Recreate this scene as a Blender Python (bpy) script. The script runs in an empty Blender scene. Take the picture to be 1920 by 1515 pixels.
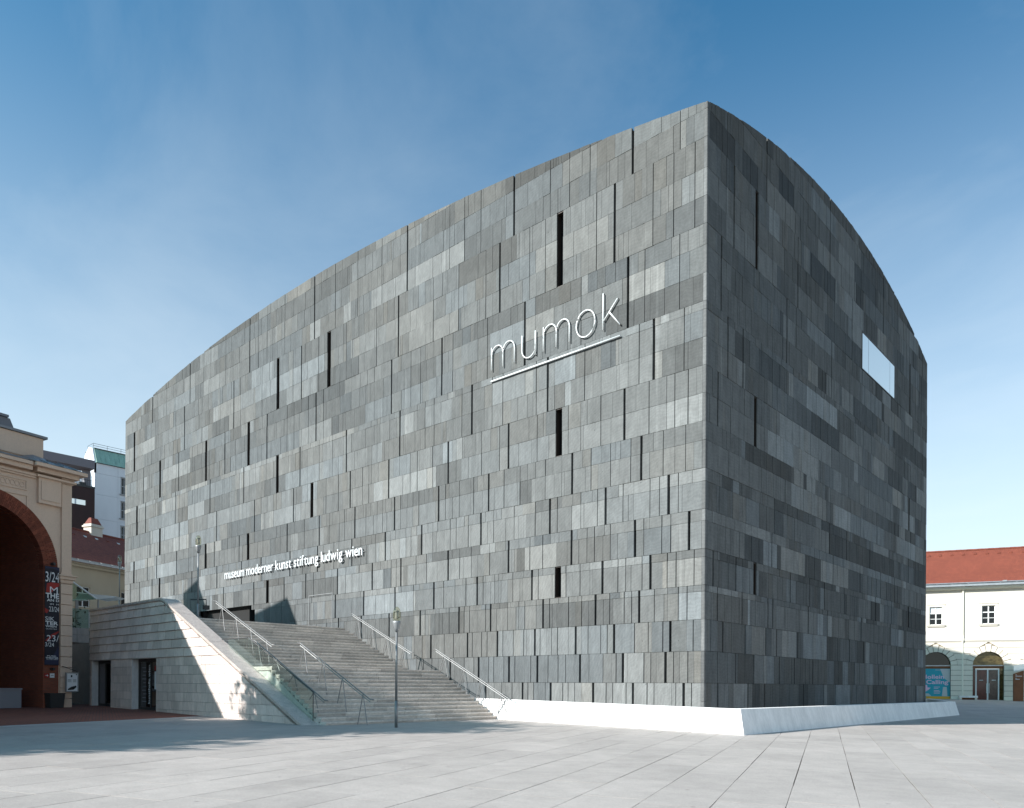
import bpy, math, random
from mathutils import Vector, Matrix
R = math.radians
rnd = random.Random(7)
sc = bpy.context.scene
col = sc.collection

# ------------------------------------------------------------------ camera, sky, sun, exposure
CAM = Vector((13.984535, -26.541153, 1.638988))
FPX, PPY, IMW, IMH = 1437.13, 1284.34, 1920.0, 1515.0
CR, CU, CF = Vector((0.744759, 0.667307, 0.006)), Vector((-0.004402, -0.004079, 0.999982)), Vector((-0.667319, 0.744772, 0.000101))
cam = bpy.data.cameras.new('camera')
cam.sensor_fit = 'HORIZONTAL'; cam.sensor_width = 36.0
cam.lens = FPX/IMW*36.0
cam.shift_x = 0.0; cam.shift_y = (PPY-IMH/2)/IMW
cam.clip_start = 0.1; cam.clip_end = 3000
co = bpy.data.objects.new('camera', cam); col.objects.link(co)
co.matrix_world = Matrix(((CR.x, CU.x, -CF.x, CAM.x), (CR.y, CU.y, -CF.y, CAM.y), (CR.z, CU.z, -CF.z, CAM.z), (0, 0, 0, 1)))
sc.camera = co

SUN_EL = R(31.3)
SUN_DIR = Vector((-0.405, -0.914, 0)).normalized()*math.cos(SUN_EL) + Vector((0, 0, math.sin(SUN_EL)))
SUN_ROT = math.atan2(SUN_DIR.x, SUN_DIR.y)
world = bpy.data.worlds.new('World'); sc.world = world; world.use_nodes = True
wt = world.node_tree; wt.nodes.clear()
wn = lambda t: wt.nodes.new(t)
sky = wn('ShaderNodeTexSky'); sky.sky_type = 'NISHITA'; sky.sun_disc = False
sky.sun_elevation = SUN_EL; sky.sun_rotation = SUN_ROT
sky.air_density = 1.0; sky.dust_density = 2.2; sky.ozone_density = 1.0; sky.altitude = 200
bg = wn('ShaderNodeBackground'); bg.inputs['Strength'].default_value = 0.075
wo = wn('ShaderNodeOutputWorld')
tc = wn('ShaderNodeTexCoord')
# thin cirrus: streaks of noise on the sky direction, flattened like a high sheet
sep = wn('ShaderNodeSeparateXYZ'); wt.links.new(tc.outputs['Generated'], sep.inputs[0])
den = wn('ShaderNodeMath'); den.operation = 'ADD'; den.inputs[1].default_value = 0.22; wt.links.new(sep.outputs['Z'], den.inputs[0])
dx = wn('ShaderNodeMath'); dx.operation = 'DIVIDE'; wt.links.new(sep.outputs['X'], dx.inputs[0]); wt.links.new(den.outputs[0], dx.inputs[1])
dy = wn('ShaderNodeMath'); dy.operation = 'DIVIDE'; wt.links.new(sep.outputs['Y'], dy.inputs[0]); wt.links.new(den.outputs[0], dy.inputs[1])
cmb = wn('ShaderNodeCombineXYZ'); wt.links.new(dx.outputs[0], cmb.inputs[0]); wt.links.new(dy.outputs[0], cmb.inputs[1])
mp = wn('ShaderNodeMapping'); mp.inputs['Rotation'].default_value = (0, 0, R(24)); mp.inputs['Scale'].default_value = (1.0, 1.35, 1)
wt.links.new(cmb.outputs[0], mp.inputs[0])
n1 = wn('ShaderNodeTexNoise'); n1.inputs['Scale'].default_value = 1.5; n1.inputs['Detail'].default_value = 9; n1.inputs['Roughness'].default_value = 0.58; n1.inputs['Distortion'].default_value = 0.35
wt.links.new(mp.outputs[0], n1.inputs['Vector'])
rp = wn('ShaderNodeValToRGB'); rp.color_ramp.elements[0].position = 0.46; rp.color_ramp.elements[1].position = 0.95
rp.color_ramp.elements[1].color = (0.26, 0.26, 0.26, 1)
wt.links.new(n1.outputs['Fac'], rp.inputs[0])
# film-like blue of the clear sky, and the whitish haze that thickens towards the horizon
tint = wn('ShaderNodeMixRGB'); tint.blend_type = 'MULTIPLY'; tint.inputs[0].default_value = 1; tint.inputs[2].default_value = (0.44, 1.20, 1.45, 1)
wt.links.new(sky.outputs[0], tint.inputs[1])
hz_ = wn('ShaderNodeMapRange'); hz_.interpolation_type = 'SMOOTHSTEP'; hz_.inputs[1].default_value = -0.12; hz_.inputs[2].default_value = 0.70; hz_.inputs[3].default_value = 0.88; hz_.inputs[4].default_value = 0.0
wt.links.new(sep.outputs['Z'], hz_.inputs[0])
hmix = wn('ShaderNodeMixRGB'); hmix.inputs[2].default_value = (9.2, 9.75, 9.75, 1)
wt.links.new(hz_.outputs[0], hmix.inputs[0]); wt.links.new(tint.outputs[0], hmix.inputs[1])
mixc = wn('ShaderNodeMixRGB'); mixc.inputs[2].default_value = (8.4, 9.2, 9.5, 1)
wt.links.new(rp.outputs[0], mixc.inputs[0]); wt.links.new(hmix.outputs[0], mixc.inputs[1])
wt.links.new(mixc.outputs[0], bg.inputs['Color']); wt.links.new(bg.outputs[0], wo.inputs[0])

sun = bpy.data.lights.new('sun', 'SUN'); sun.energy = 5.0; sun.angle = R(0.5); sun.color = (1.0, 0.985, 0.965)
so = bpy.data.objects.new('sun', sun); col.objects.link(so)
so.rotation_euler = SUN_DIR.to_track_quat('Z', 'Y').to_euler()
so.location = (0, 0, 60)
vs = sc.view_settings
vs.view_transform = 'Standard'; vs.look = 'None'; vs.gamma = 1.0; vs.use_curve_mapping = False
vs.exposure = 0.73

# ------------------------------------------------------------------ materials
def pmat(name, c=(0.5, 0.5, 0.5), rough=0.8, metal=0.0, spec=0.4, tone=False, noise=(), bump=0.0, bscale=30.0, stretch=(1, 1, 1), extra=None):
    """noise: list of (scale, amount, stretch xyz). tone: base colour from the 'tone' face attribute."""
    m = bpy.data.materials.new(name); m.use_nodes = True
    nt = m.node_tree; b = nt.nodes['Principled BSDF']
    b.inputs['Roughness'].default_value = rough; b.inputs['Metallic'].default_value = metal
    b.inputs['Specular IOR Level'].default_value = spec
    geo = nt.nodes.new('ShaderNodeNewGeometry')
    if tone:
        a = nt.nodes.new('ShaderNodeAttribute'); a.attribute_name = 'tone'; cur = a.outputs['Color']
    else:
        rgb = nt.nodes.new('ShaderNodeRGB'); rgb.outputs[0].default_value = (*c, 1); cur = rgb.outputs[0]
    for sca, amt, st in noise:
        mpn = nt.nodes.new('ShaderNodeMapping'); mpn.inputs['Scale'].default_value = st
        nt.links.new(geo.outputs['Position'], mpn.inputs[0])
        nn = nt.nodes.new('ShaderNodeTexNoise'); nn.inputs['Scale'].default_value = sca; nn.inputs['Detail'].default_value = 6; nn.inputs['Roughness'].default_value = 0.62
        nt.links.new(mpn.outputs[0], nn.inputs['Vector'])
        mr = nt.nodes.new('ShaderNodeMapRange'); mr.inputs[1].default_value = 0.28; mr.inputs[2].default_value = 0.72
        mr.inputs[3].default_value = 1-amt; mr.inputs[4].default_value = 1+amt
        nt.links.new(nn.outputs['Fac'], mr.inputs[0])
        vm = nt.nodes.new('ShaderNodeVectorMath'); vm.operation = 'SCALE'
        nt.links.new(cur, vm.inputs[0]); nt.links.new(mr.outputs[0], vm.inputs['Scale']); cur = vm.outputs[0]
    if extra: cur = extra(nt, geo, cur)
    nt.links.new(cur, b.inputs['Base Color'])
    if bump:
        nb = nt.nodes.new('ShaderNodeTexNoise'); nb.inputs['Scale'].default_value = bscale; nb.inputs['Detail'].default_value = 5
        mpb = nt.nodes.new('ShaderNodeMapping'); mpb.inputs['Scale'].default_value = stretch
        nt.links.new(geo.outputs['Position'], mpb.inputs[0]); nt.links.new(mpb.outputs[0], nb.inputs['Vector'])
        bp = nt.nodes.new('ShaderNodeBump'); bp.inputs['Strength'].default_value = bump; bp.inputs['Distance'].default_value = 0.02
        nt.links.new(nb.outputs['Fac'], bp.inputs['Height']); nt.links.new(bp.outputs[0], b.inputs['Normal'])
    return m

def brick_extra(c1, c2, mortar, bw, bh, ms, axis):
    """brick pattern; axis 'xy' for pavements or a (dirx,diry) horizontal vector for walls"""
    def f(nt, geo, cur):
        if axis == 'xy':
            mpn = nt.nodes.new('ShaderNodeMapping'); mpn.inputs['Rotation'].default_value = (0, 0, R(20))
            nt.links.new(geo.outputs['Position'], mpn.inputs[0]); vec = mpn.outputs[0]
        else:
            dt = nt.nodes.new('ShaderNodeVectorMath'); dt.operation = 'DOT_PRODUCT'; dt.inputs[1].default_value = (axis[0], axis[1], 0)
            nt.links.new(geo.outputs['Position'], dt.inputs[0])
            sp = nt.nodes.new('ShaderNodeSeparateXYZ'); nt.links.new(geo.outputs['Position'], sp.inputs[0])
            cb = nt.nodes.new('ShaderNodeCombineXYZ'); nt.links.new(dt.outputs['Value'], cb.inputs[0]); nt.links.new(sp.outputs['Z'], cb.inputs[1]); vec = cb.outputs[0]
        br = nt.nodes.new('ShaderNodeTexBrick')
        br.inputs['Color1'].default_value = (*c1, 1); br.inputs['Color2'].default_value = (*c2, 1); br.inputs['Mortar'].default_value = (*mortar, 1)
        br.inputs['Scale'].default_value = 1.0; br.inputs['Brick Width'].default_value = bw; br.inputs['Row Height'].default_value = bh
        br.inputs['Mortar Size'].default_value = ms
        nt.links.new(vec, br.inputs['Vector'])
        mx = nt.nodes.new('ShaderNodeMixRGB'); mx.blend_type = 'MULTIPLY'; mx.inputs[0].default_value = 1
        nt.links.new(cur, mx.inputs[1]); nt.links.new(br.outputs['Color'], mx.inputs[2]); return mx.outputs[0]
    return f

U = (1, 1, 1)
M = {}
def stone_marks(nt, geo, cur):
    mpn = nt.nodes.new('ShaderNodeMapping'); mpn.inputs['Scale'].default_value = (2.6, 2.6, 0.10); nt.links.new(geo.outputs['Position'], mpn.inputs[0])
    nn = nt.nodes.new('ShaderNodeTexNoise'); nn.inputs['Scale'].default_value = 1.0; nn.inputs['Detail'].default_value = 7; nt.links.new(mpn.outputs[0], nn.inputs['Vector'])
    mr = nt.nodes.new('ShaderNodeMapRange'); mr.inputs[1].default_value = 0.64; mr.inputs[2].default_value = 0.72; mr.inputs[3].default_value = 1.0; mr.inputs[4].default_value = 1.3
    nt.links.new(nn.outputs['Fac'], mr.inputs[0])
    wv = nt.nodes.new('ShaderNodeTexWave'); wv.wave_type = 'RINGS'; wv.rings_direction = 'Y'; wv.inputs['Scale'].default_value = 2.2; wv.inputs['Distortion'].default_value = 14; wv.inputs['Detail'].default_value = 3; wv.inputs['Detail Scale'].default_value = 0.6
    nt.links.new(geo.outputs['Position'], wv.inputs['Vector'])
    m2_ = nt.nodes.new('ShaderNodeMapRange'); m2_.inputs[3].default_value = 0.95; m2_.inputs[4].default_value = 1.05; nt.links.new(wv.outputs['Fac'], m2_.inputs[0])
    mu = nt.nodes.new('ShaderNodeMath'); mu.operation = 'MULTIPLY'; nt.links.new(mr.outputs[0], mu.inputs[0]); nt.links.new(m2_.outputs[0], mu.inputs[1])
    # small drill holes and pits
    vo = nt.nodes.new('ShaderNodeTexVoronoi'); vo.inputs['Scale'].default_value = 1.5; nt.links.new(geo.outputs['Position'], vo.inputs['Vector'])
    m3_ = nt.nodes.new('ShaderNodeMapRange'); m3_.inputs[1].default_value = 0.02; m3_.inputs[2].default_value = 0.05; m3_.inputs[3].default_value = 0.45; m3_.inputs[4].default_value = 1.0; nt.links.new(vo.outputs['Distance'], m3_.inputs[0])
    mv = nt.nodes.new('ShaderNodeMath'); mv.operation = 'MULTIPLY'; nt.links.new(mu.outputs[0], mv.inputs[0]); nt.links.new(m3_.outputs[0], mv.inputs[1])
    vm = nt.nodes.new('ShaderNodeVectorMath'); vm.operation = 'SCALE'; nt.links.new(cur, vm.inputs[0]); nt.links.new(mv.outputs[0], vm.inputs['Scale']); return vm.outputs[0]
M['basalt'] = pmat('basalt', rough=0.78, spec=0.2, tone=True, noise=[(2.2, 0.16, (1, 1, 0.5)), (9, 0.13, (1, 1, 0.25)), (46, 0.16, U), (120, 0.12, U)], bump=0.35, bscale=55, extra=stone_marks)
M['dark_gap'] = pmat('dark_gap', (0.018, 0.017, 0.016), 0.9)
M['bronze'] = pmat('bronze_reveal', (0.045, 0.034, 0.028), 0.5, 0.3)
M['dark_glass'] = pmat('dark_glass', (0.006, 0.006, 0.007), 0.04, 0, 0.5)
M['sky_glass'] = pmat('mirror_glass', (0.80, 0.77, 0.72), 0.05, 1.0)
M['white_tube'] = pmat('white_enamel', (0.70, 0.70, 0.69), 0.45)
M['concrete'] = pmat('white_concrete', (0.82, 0.775, 0.735), 0.7, noise=[(0.9, 0.08, (1, 1, 0.3)), (3.5, 0.10, (1, 1, 0.15)), (22, 0.09, (1, 1, 0.12)), (80, 0.06, U)], bump=0.2, bscale=40)
def slab_dirt(nt, geo, cur):
    vo = nt.nodes.new('ShaderNodeTexVoronoi'); vo.inputs['Scale'].default_value = 1.3; nt.links.new(geo.outputs['Position'], vo.inputs['Vector'])
    a = nt.nodes.new('ShaderNodeMapRange'); a.inputs[1].default_value = 0.03; a.inputs[2].default_value = 0.06; a.inputs[3].default_value = 0.62; a.inputs[4].default_value = 1.0; nt.links.new(vo.outputs['Distance'], a.inputs[0])
    n = nt.nodes.new('ShaderNodeTexNoise'); n.inputs['Scale'].default_value = 0.22; n.inputs['Detail'].default_value = 8; n.inputs['Roughness'].default_value = 0.7; nt.links.new(geo.outputs['Position'], n.inputs['Vector'])
    b = nt.nodes.new('ShaderNodeMapRange'); b.inputs[1].default_value = 0.56; b.inputs[2].default_value = 0.74; b.inputs[3].default_value = 1.0; b.inputs[4].default_value = 0.80; nt.links.new(n.outputs['Fac'], b.inputs[0])
    m = nt.nodes.new('ShaderNodeMath'); m.operation = 'MULTIPLY'; nt.links.new(a.outputs[0], m.inputs[0]); nt.links.new(b.outputs[0], m.inputs[1])
    vm = nt.nodes.new('ShaderNodeVectorMath'); vm.operation = 'SCALE'; nt.links.new(cur, vm.inputs[0]); nt.links.new(m.outputs[0], vm.inputs['Scale']); return vm.outputs[0]
M['slab'] = pmat('granite_slab', rough=0.75, tone=True, noise=[(0.35, 0.08, U), (2.3, 0.09, U), (26, 0.10, U), (110, 0.26, U)], bump=0.25, bscale=90, extra=slab_dirt)
M['joint'] = pmat('joint_sand', (0.13, 0.11, 0.085), 0.95, noise=[(3, 0.3, U)])
M['step'] = pmat('step_stone', rough=0.8, tone=True, noise=[(1.2, 0.15, (1, 1, 2)), (7, 0.20, (1, 1, 3)), (60, 0.22, U)], bump=0.4, bscale=60)
M['lime'] = pmat('pale_limestone', rough=0.78, tone=True, noise=[(0.8, 0.12, (1, 1, 0.5)), (4, 0.10, (1, 1, 0.2)), (12, 0.10, (1, 1, 0.4)), (70, 0.08, U)], bump=0.3, bscale=50)
M['coping'] = pmat('coping_stone', (0.50, 0.43, 0.385), 0.6, noise=[(4, 0.18, U), (30, 0.30, U)], bump=0.6, bscale=35)
M['steel'] = pmat('brushed_steel', (0.26, 0.255, 0.25), 0.5, 0.6)
M['grey_metal'] = pmat('grey_painted_metal', (0.30, 0.30, 0.30), 0.45, 0.3)
M['dark_metal'] = pmat('dark_metal', (0.05, 0.05, 0.05), 0.5, 0.3)
M['stucco'] = pmat('cream_stucco', (0.70, 0.52, 0.40), 0.9, noise=[(0.8, 0.07, (1, 1, 0.4)), (14, 0.06, U)], bump=0.15, bscale=60)
M['stucco2'] = pmat('beige_render', (0.50, 0.42, 0.31), 0.9, noise=[(0.8, 0.06, (1, 1, 0.4))])
M['white_stucco'] = pmat('white_stucco', (0.66, 0.605, 0.52), 0.9, noise=[(0.7, 0.05, (1, 1, 0.4)), (15, 0.04, U)], bump=0.1, bscale=50)
M['rustic'] = pmat('rusticated_stucco', (0.76, 0.69, 0.58), 0.9, noise=[(1.0, 0.06, U), (18, 0.05, U)])
M['joint_stucco'] = pmat('stucco_joint', (0.30, 0.25, 0.19), 0.95, noise=[(2, 0.2, U)])
M['trim'] = pmat('ivory_trim', (0.84, 0.79, 0.66), 0.8, noise=[(5, 0.05, U)])
M['white_paint'] = pmat('white_paint', (0.78, 0.77, 0.74), 0.5)
M['white_wall'] = pmat('white_render', (0.70, 0.72, 0.75), 0.85, noise=[(0.5, 0.05, (1, 1, 0.3))])
M['brick'] = pmat('red_brick', (1, 1, 1), 0.85, noise=[(1.2, 0.15, U)], bump=0.3, bscale=25,
                  extra=brick_extra((0.26, 0.072, 0.036), (0.20, 0.055, 0.03), (0.14, 0.075, 0.055), 0.25, 0.075, 0.008, (-0.226, 0.974)))
M['brick_in'] = pmat('red_brick_passage', (1, 1, 1), 0.85, noise=[(1.2, 0.15, U)], bump=0.3, bscale=25,
                  extra=brick_extra((0.24, 0.066, 0.034), (0.18, 0.05, 0.028), (0.12, 0.065, 0.05), 0.25, 0.075, 0.008, (0.974, 0.226)))
M['brick_ring'] = pmat('red_brick_voussoir', rough=0.85, tone=True, noise=[(6, 0.25, U), (40, 0.15, U)])
M['paver'] = pmat('red_paver', (1, 1, 1), 0.85, noise=[(0.6, 0.14, U), (5, 0.12, U)], bump=0.2, bscale=30,
                  extra=brick_extra((0.27, 0.085, 0.05), (0.21, 0.065, 0.042), (0.11, 0.06, 0.045), 0.22, 0.11, 0.008, 'xy'))
M['tile'] = pmat('clay_roof_tile', (1, 1, 1), 0.8, noise=[(0.5, 0.10, U), (7, 0.14, U)], bump=0.5, bscale=9, stretch=(1, 1, 2),
                  extra=brick_extra((0.225, 0.058, 0.032), (0.185, 0.047, 0.027), (0.13, 0.033, 0.02), 0.19, 0.17, 0.012, (0.943, 0.332)))
M['tile_old'] = pmat('old_roof_tile', (1, 1, 1), 0.85, noise=[(0.5, 0.12, U), (7, 0.14, U)], bump=0.5, bscale=9,
                  extra=brick_extra((0.27, 0.075, 0.048), (0.22, 0.06, 0.042), (0.13, 0.042, 0.034), 0.19, 0.2, 0.012, (-0.391, 0.92)))
M['copper'] = pmat('green_copper', (0.27, 0.43, 0.36), 0.6, noise=[(2, 0.15, (1, 1, 0.3)), (9, 0.12, (2, 2, 0.3))])
M['zinc'] = pmat('zinc_sheet', (0.24, 0.25, 0.27), 0.45, 0.5, noise=[(1.5, 0.12, U)])
M['gutter'] = pmat('gutter_metal', (0.46, 0.47, 0.48), 0.4, 0.6, noise=[(3, 0.15, U)])
M['rust_dark'] = pmat('dark_red_cladding', (0.028, 0.010, 0.009), 0.6, noise=[(2, 0.2, (1, 1, 0.3))])
M['beam'] = pmat('grey_beam', (0.17, 0.165, 0.185), 0.7)
M['corten'] = pmat('brown_steel', (0.20, 0.075, 0.030), 0.7, noise=[(3, 0.15, U)])
M['leaf'] = pmat('leaf', (0.07, 0.11, 0.035), 0.6, noise=[(1.5, 0.3, U)])
M['bark'] = pmat('bark', (0.11, 0.085, 0.06), 0.9, noise=[(8, 0.3, (1, 1, 0.2))], bump=0.6, bscale=12)
M['banner'] = pmat('banner_cloth', (0.022, 0.02, 0.028), 0.75)
M['ink_white'] = pmat('white_print', (0.72, 0.72, 0.72), 0.7)
M['ink_red'] = pmat('red_print', (0.33, 0.032, 0.025), 0.7)
M['ink_blue'] = pmat('blue_print', (0.03, 0.032, 0.065), 0.7)
M['ink_black'] = pmat('black_print', (0.015, 0.015, 0.015), 0.6)
M['poster_teal'] = pmat('teal_poster', (0.02, 0.33, 0.42), 0.5)
M['poster_pink'] = pmat('pink_print', (0.80, 0.52, 0.66), 0.5)
M['poster_yellow'] = pmat('yellow_print', (0.72, 0.38, 0.03), 0.5)
M['poster_grey'] = pmat('grey_print', (0.52, 0.53, 0.53), 0.5)
M['amber_glass'] = pmat('amber_reflecting_glass', (0.10, 0.075, 0.03), 0.08, 0.35, 0.6, noise=[(2.2, 0.7, (1, 1, 2))])
M['wine_glass'] = pmat('wine_red_door_glass', (0.075, 0.012, 0.012), 0.06, 0, 0.5, noise=[(3, 0.5, U)])
M['brown_glass'] = pmat('brown_door_glass', (0.07, 0.045, 0.04), 0.06, 0, 0.5, noise=[(3.5, 0.6, U)])
M['blind'] = pmat('pale_blind', (0.62, 0.66, 0.68), 0.6)
M['container'] = pmat('grey_plastic', (0.20, 0.20, 0.22), 0.6)
M['plant'] = pmat('shrub_leaf', (0.03, 0.055, 0.02), 0.6)

def glassmat(name, tint, refl=0.12):
    m = bpy.data.materials.new(name); m.use_nodes = True; nt = m.node_tree; nt.nodes.clear()
    t = nt.nodes.new('ShaderNodeBsdfTransparent'); t.inputs[0].default_value = (*tint, 1)
    g = nt.nodes.new('ShaderNodeBsdfGlossy'); g.inputs['Roughness'].default_value = 0.03; g.inputs[0].default_value = (0.9, 1, 0.95, 1)
    lf = nt.nodes.new('ShaderNodeLayerWeight'); pw = nt.nodes.new('ShaderNodeMath'); pw.operation = 'POWER'; pw.inputs[1].default_value = 4.0
    lw = nt.nodes.new('ShaderNodeMath'); lw.operation = 'MULTIPLY_ADD'; lw.inputs[1].default_value = 0.7; lw.inputs[2].default_value = 0.05
    nt.links.new(lf.outputs['Facing'], pw.inputs[0]); nt.links.new(pw.outputs[0], lw.inputs[0])
    mx = nt.nodes.new('ShaderNodeMixShader'); o = nt.nodes.new('ShaderNodeOutputMaterial')
    nt.links.new(lw.outputs[0], mx.inputs[0]); nt.links.new(t.outputs[0], mx.inputs[1]); nt.links.new(g.outputs[0], mx.inputs[2]); nt.links.new(mx.outputs[0], o.inputs[0])
    return m
M['clear_glass'] = glassmat('clear_greenish_glass', (0.93, 0.965, 0.945))
M['green_glass'] = glassmat('green_glass', (0.74, 0.84, 0.78))
M['lamp_glass'] = glassmat('lamp_glass', (0.86, 0.84, 0.74))

# ------------------------------------------------------------------ mesh helpers
class MB:
    def __init__(s): s.v = []; s.f = []; s.t = []; s.cur = (0.5, 0.5, 0.5)
    def face(s, pts):
        n = len(s.v); s.v += [tuple(p) for p in pts]; s.f.append(tuple(range(n, n+len(pts)))); s.t.append(s.cur)
    def prism(s, pts, vec, back=True, pts2=None):
        """pts: front polygon (3d), vec: extrusion to the back"""
        n = len(pts); b = len(s.v); q = pts2 or [tuple(Vector(p)+Vector(vec)) for p in pts]
        s.v += [tuple(p) for p in pts] + [tuple(p) for p in q]
        s.f.append(tuple(range(b, b+n))); s.t.append(s.cur)
        if back: s.f.append(tuple(range(b+2*n-1, b+n-1, -1))); s.t.append(s.cur)
        for i in range(n):
            j = (i+1) % n; s.f.append((b+j, b+i, b+n+i, b+n+j)); s.t.append(s.cur)
    def box(s, x0, x1, y0, y1, z0, z1):
        s.prism([(x0, y0, z0), (x1, y0, z0), (x1, y0, z1), (x0, y0, z1)], (0, y1-y0, 0))
    def tube(s, path, r, n=8, r2=None, cap=True):
        path = [Vector(p) for p in path]; rings = []
        for i, p in enumerate(path):
            d = (path[min(i+1, len(path)-1)]-path[max(i-1, 0)]).normalized()
            a = Vector((0, 0, 1)) if abs(d.z) < 0.9 else Vector((1, 0, 0))
            u = d.cross(a).normalized(); w = d.cross(u)
            rr = r if r2 is None else r+(r2-r)*i/(len(path)-1)
            b = len(s.v); s.v += [tuple(p+(u*math.cos(2*math.pi*k/n)+w*math.sin(2*math.pi*k/n))*rr) for k in range(n)]; rings.append(b)
        for a, b in zip(rings, rings[1:]):
            for k in range(n):
                k2 = (k+1) % n; s.f.append((a+k, a+k2, b+k2, b+k)); s.t.append(s.cur)
        if cap:
            s.f.append(tuple(rings[0]+k for k in range(n))[::-1]); s.t.append(s.cur)
            s.f.append(tuple(rings[-1]+k for k in range(n))); s.t.append(s.cur)
    def lathe(s, c, prof, n=16):
        rings = []
        for r, z in prof:
            b = len(s.v); s.v += [(c[0]+r*math.cos(2*math.pi*k/n), c[1]+r*math.sin(2*math.pi*k/n), c[2]+z) for k in range(n)]; rings.append(b)
        for a, b in zip(rings, rings[1:]):
            for k in range(n):
                k2 = (k+1) % n; s.f.append((a+k, a+k2, b+k2, b+k)); s.t.append(s.cur)
        s.f.append(tuple(rings[0]+k for k in range(n))[::-1]); s.t.append(s.cur)
        s.f.append(tuple(rings[-1]+k for k in range(n))); s.t.append(s.cur)
    def build(s, name, mat, parent=None, off=(0, 0, 0), smooth=False, loc=None):
        """off: subtracted from the vertices (parent's origin when built in world coordinates)"""
        o3 = Vector(off)+(Vector(loc) if loc is not None else Vector((0, 0, 0)))
        me = bpy.data.meshes.new(name)
        me.from_pydata([(x-o3.x, y-o3.y, z-o3.z) for x, y, z in s.v], [], s.f)
        at = me.attributes.new('tone', 'FLOAT_COLOR', 'FACE')
        at.data.foreach_set('color', [c for t in s.t for c in (*t, 1.0)])
        me.materials.append(M[mat])
        if smooth:
            me.polygons.foreach_set('use_smooth', [len(p.vertices) == 4 for p in me.polygons])
        me.update()
        ob = bpy.data.objects.new(name, me); col.objects.link(ob)
        if parent: ob.parent = parent
        if loc is not None: ob.location = loc
        return ob

def thing(name, label, cat, loc=(0, 0, 0), rz=0.0, group=None, kind=None):
    o = bpy.data.objects.new(name, None); col.objects.link(o); o.empty_display_size = 0.3
    o.location = loc; o.rotation_euler = (0, 0, rz); o['label'] = label; o['category'] = cat
    if group: o['group'] = group
    if kind: o['kind'] = kind
    return o
def tag(o, label, cat, group=None):
    o['label'] = label; o['category'] = cat
    if group: o['group'] = group
    return o
def lin(c): return tuple(((v/255+0.055)/1.055)**2.4 if v/255 > 0.04045 else v/255/12.92 for v in c)

def text_mb(body, width=None, height=None, extrude=0.0, bold=0.0):
    cu = bpy.data.curves.new('t', 'FONT'); cu.body = body; cu.size = 1.0; cu.extrude = extrude; cu.offset = bold; cu.resolution_u = 3
    ob = bpy.data.objects.new('t', cu); col.objects.link(ob)
    dg = bpy.context.evaluated_depsgraph_get(); dg.update()
    me = bpy.data.meshes.new_from_object(ob.evaluated_get(dg))
    vs_ = [v.co.copy() for v in me.vertices]; fs = [tuple(p.vertices) for p in me.polygons]
    bpy.data.objects.remove(ob); bpy.data.curves.remove(cu); bpy.data.meshes.remove(me)
    return vs_, fs
def put_text(mb, body, s0, z0, width, height, y, depth=0.0, bold=0.0, rot=False):
    """text in the local x-z plane facing -y; s0,z0 = lower left of the ink; fitted to width x height"""
    vs_, fs = text_mb(body, extrude=0.1 if depth else 0.0, bold=bold)
    if not vs_: return
    x0 = min(v.x for v in vs_); x1 = max(v.x for v in vs_); y0 = min(v.y for v in vs_); y1 = max(v.y for v in vs_)
    sx = width/(x1-x0); sy = height/(y1-y0); b = len(mb.v)
    for v in vs_:
        a = (v.x-x0)*sx; c = (v.y-y0)*sy; d = -(v.z/0.1)*depth/2 if depth else 0
        mb.v.append((s0-c, y+d, z0+a) if rot else (s0+a, y+d, z0+c))
    for f in fs: mb.f.append(tuple(b+i for i in f)); mb.t.append(mb.cur)

def project(P):
    d = Vector(P)-CAM; z = d.dot(CF)
    return (IMW/2+FPX*d.dot(CR)/z, PPY-FPX*d.dot(CU)/z, z) if z > 0.1 else (1e6, 1e6, -1)
def in_frame(P, m=60):
    x, y, z = project(P); return z > 0 and -m < x < IMW+m and -m < y < IMH+m

# ------------------------------------------------------------------ ground
def G(x, y):
    x = max(-30, min(40, x)); yy = max(-60, min(62, y))
    return 0.057-0.0134*(x-3.05)-0.0036*(yy+3.05)+(0.0155*(yy-28) if yy > 28 else 0)
xs = [-900, -300, -80, -50]+list(range(-30, 41, 5))+[60, 100, 300, 900]; ys = [-900, -300, -100, -60]+list(range(-50, 28, 6))+[28, 34, 40, 46, 52, 58, 62, 80, 140, 300, 900]
g = MB()
for x in xs:
    for y in ys: g.v.append((x, y, G(x, y)-0.022))
ny = len(ys)
for i in range(len(xs)-1):
    for j in range(ny-1):
        g.f.append((i*ny+j, (i+1)*ny+j, (i+1)*ny+j+1, i*ny+j+1)); g.t.append(g.cur)
plaza = g.build('plaza', 'joint'); plaza['kind'] = 'structure'; plaza['label'] = 'wide plaza paved with long pale granite slabs in parallel strips'

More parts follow.
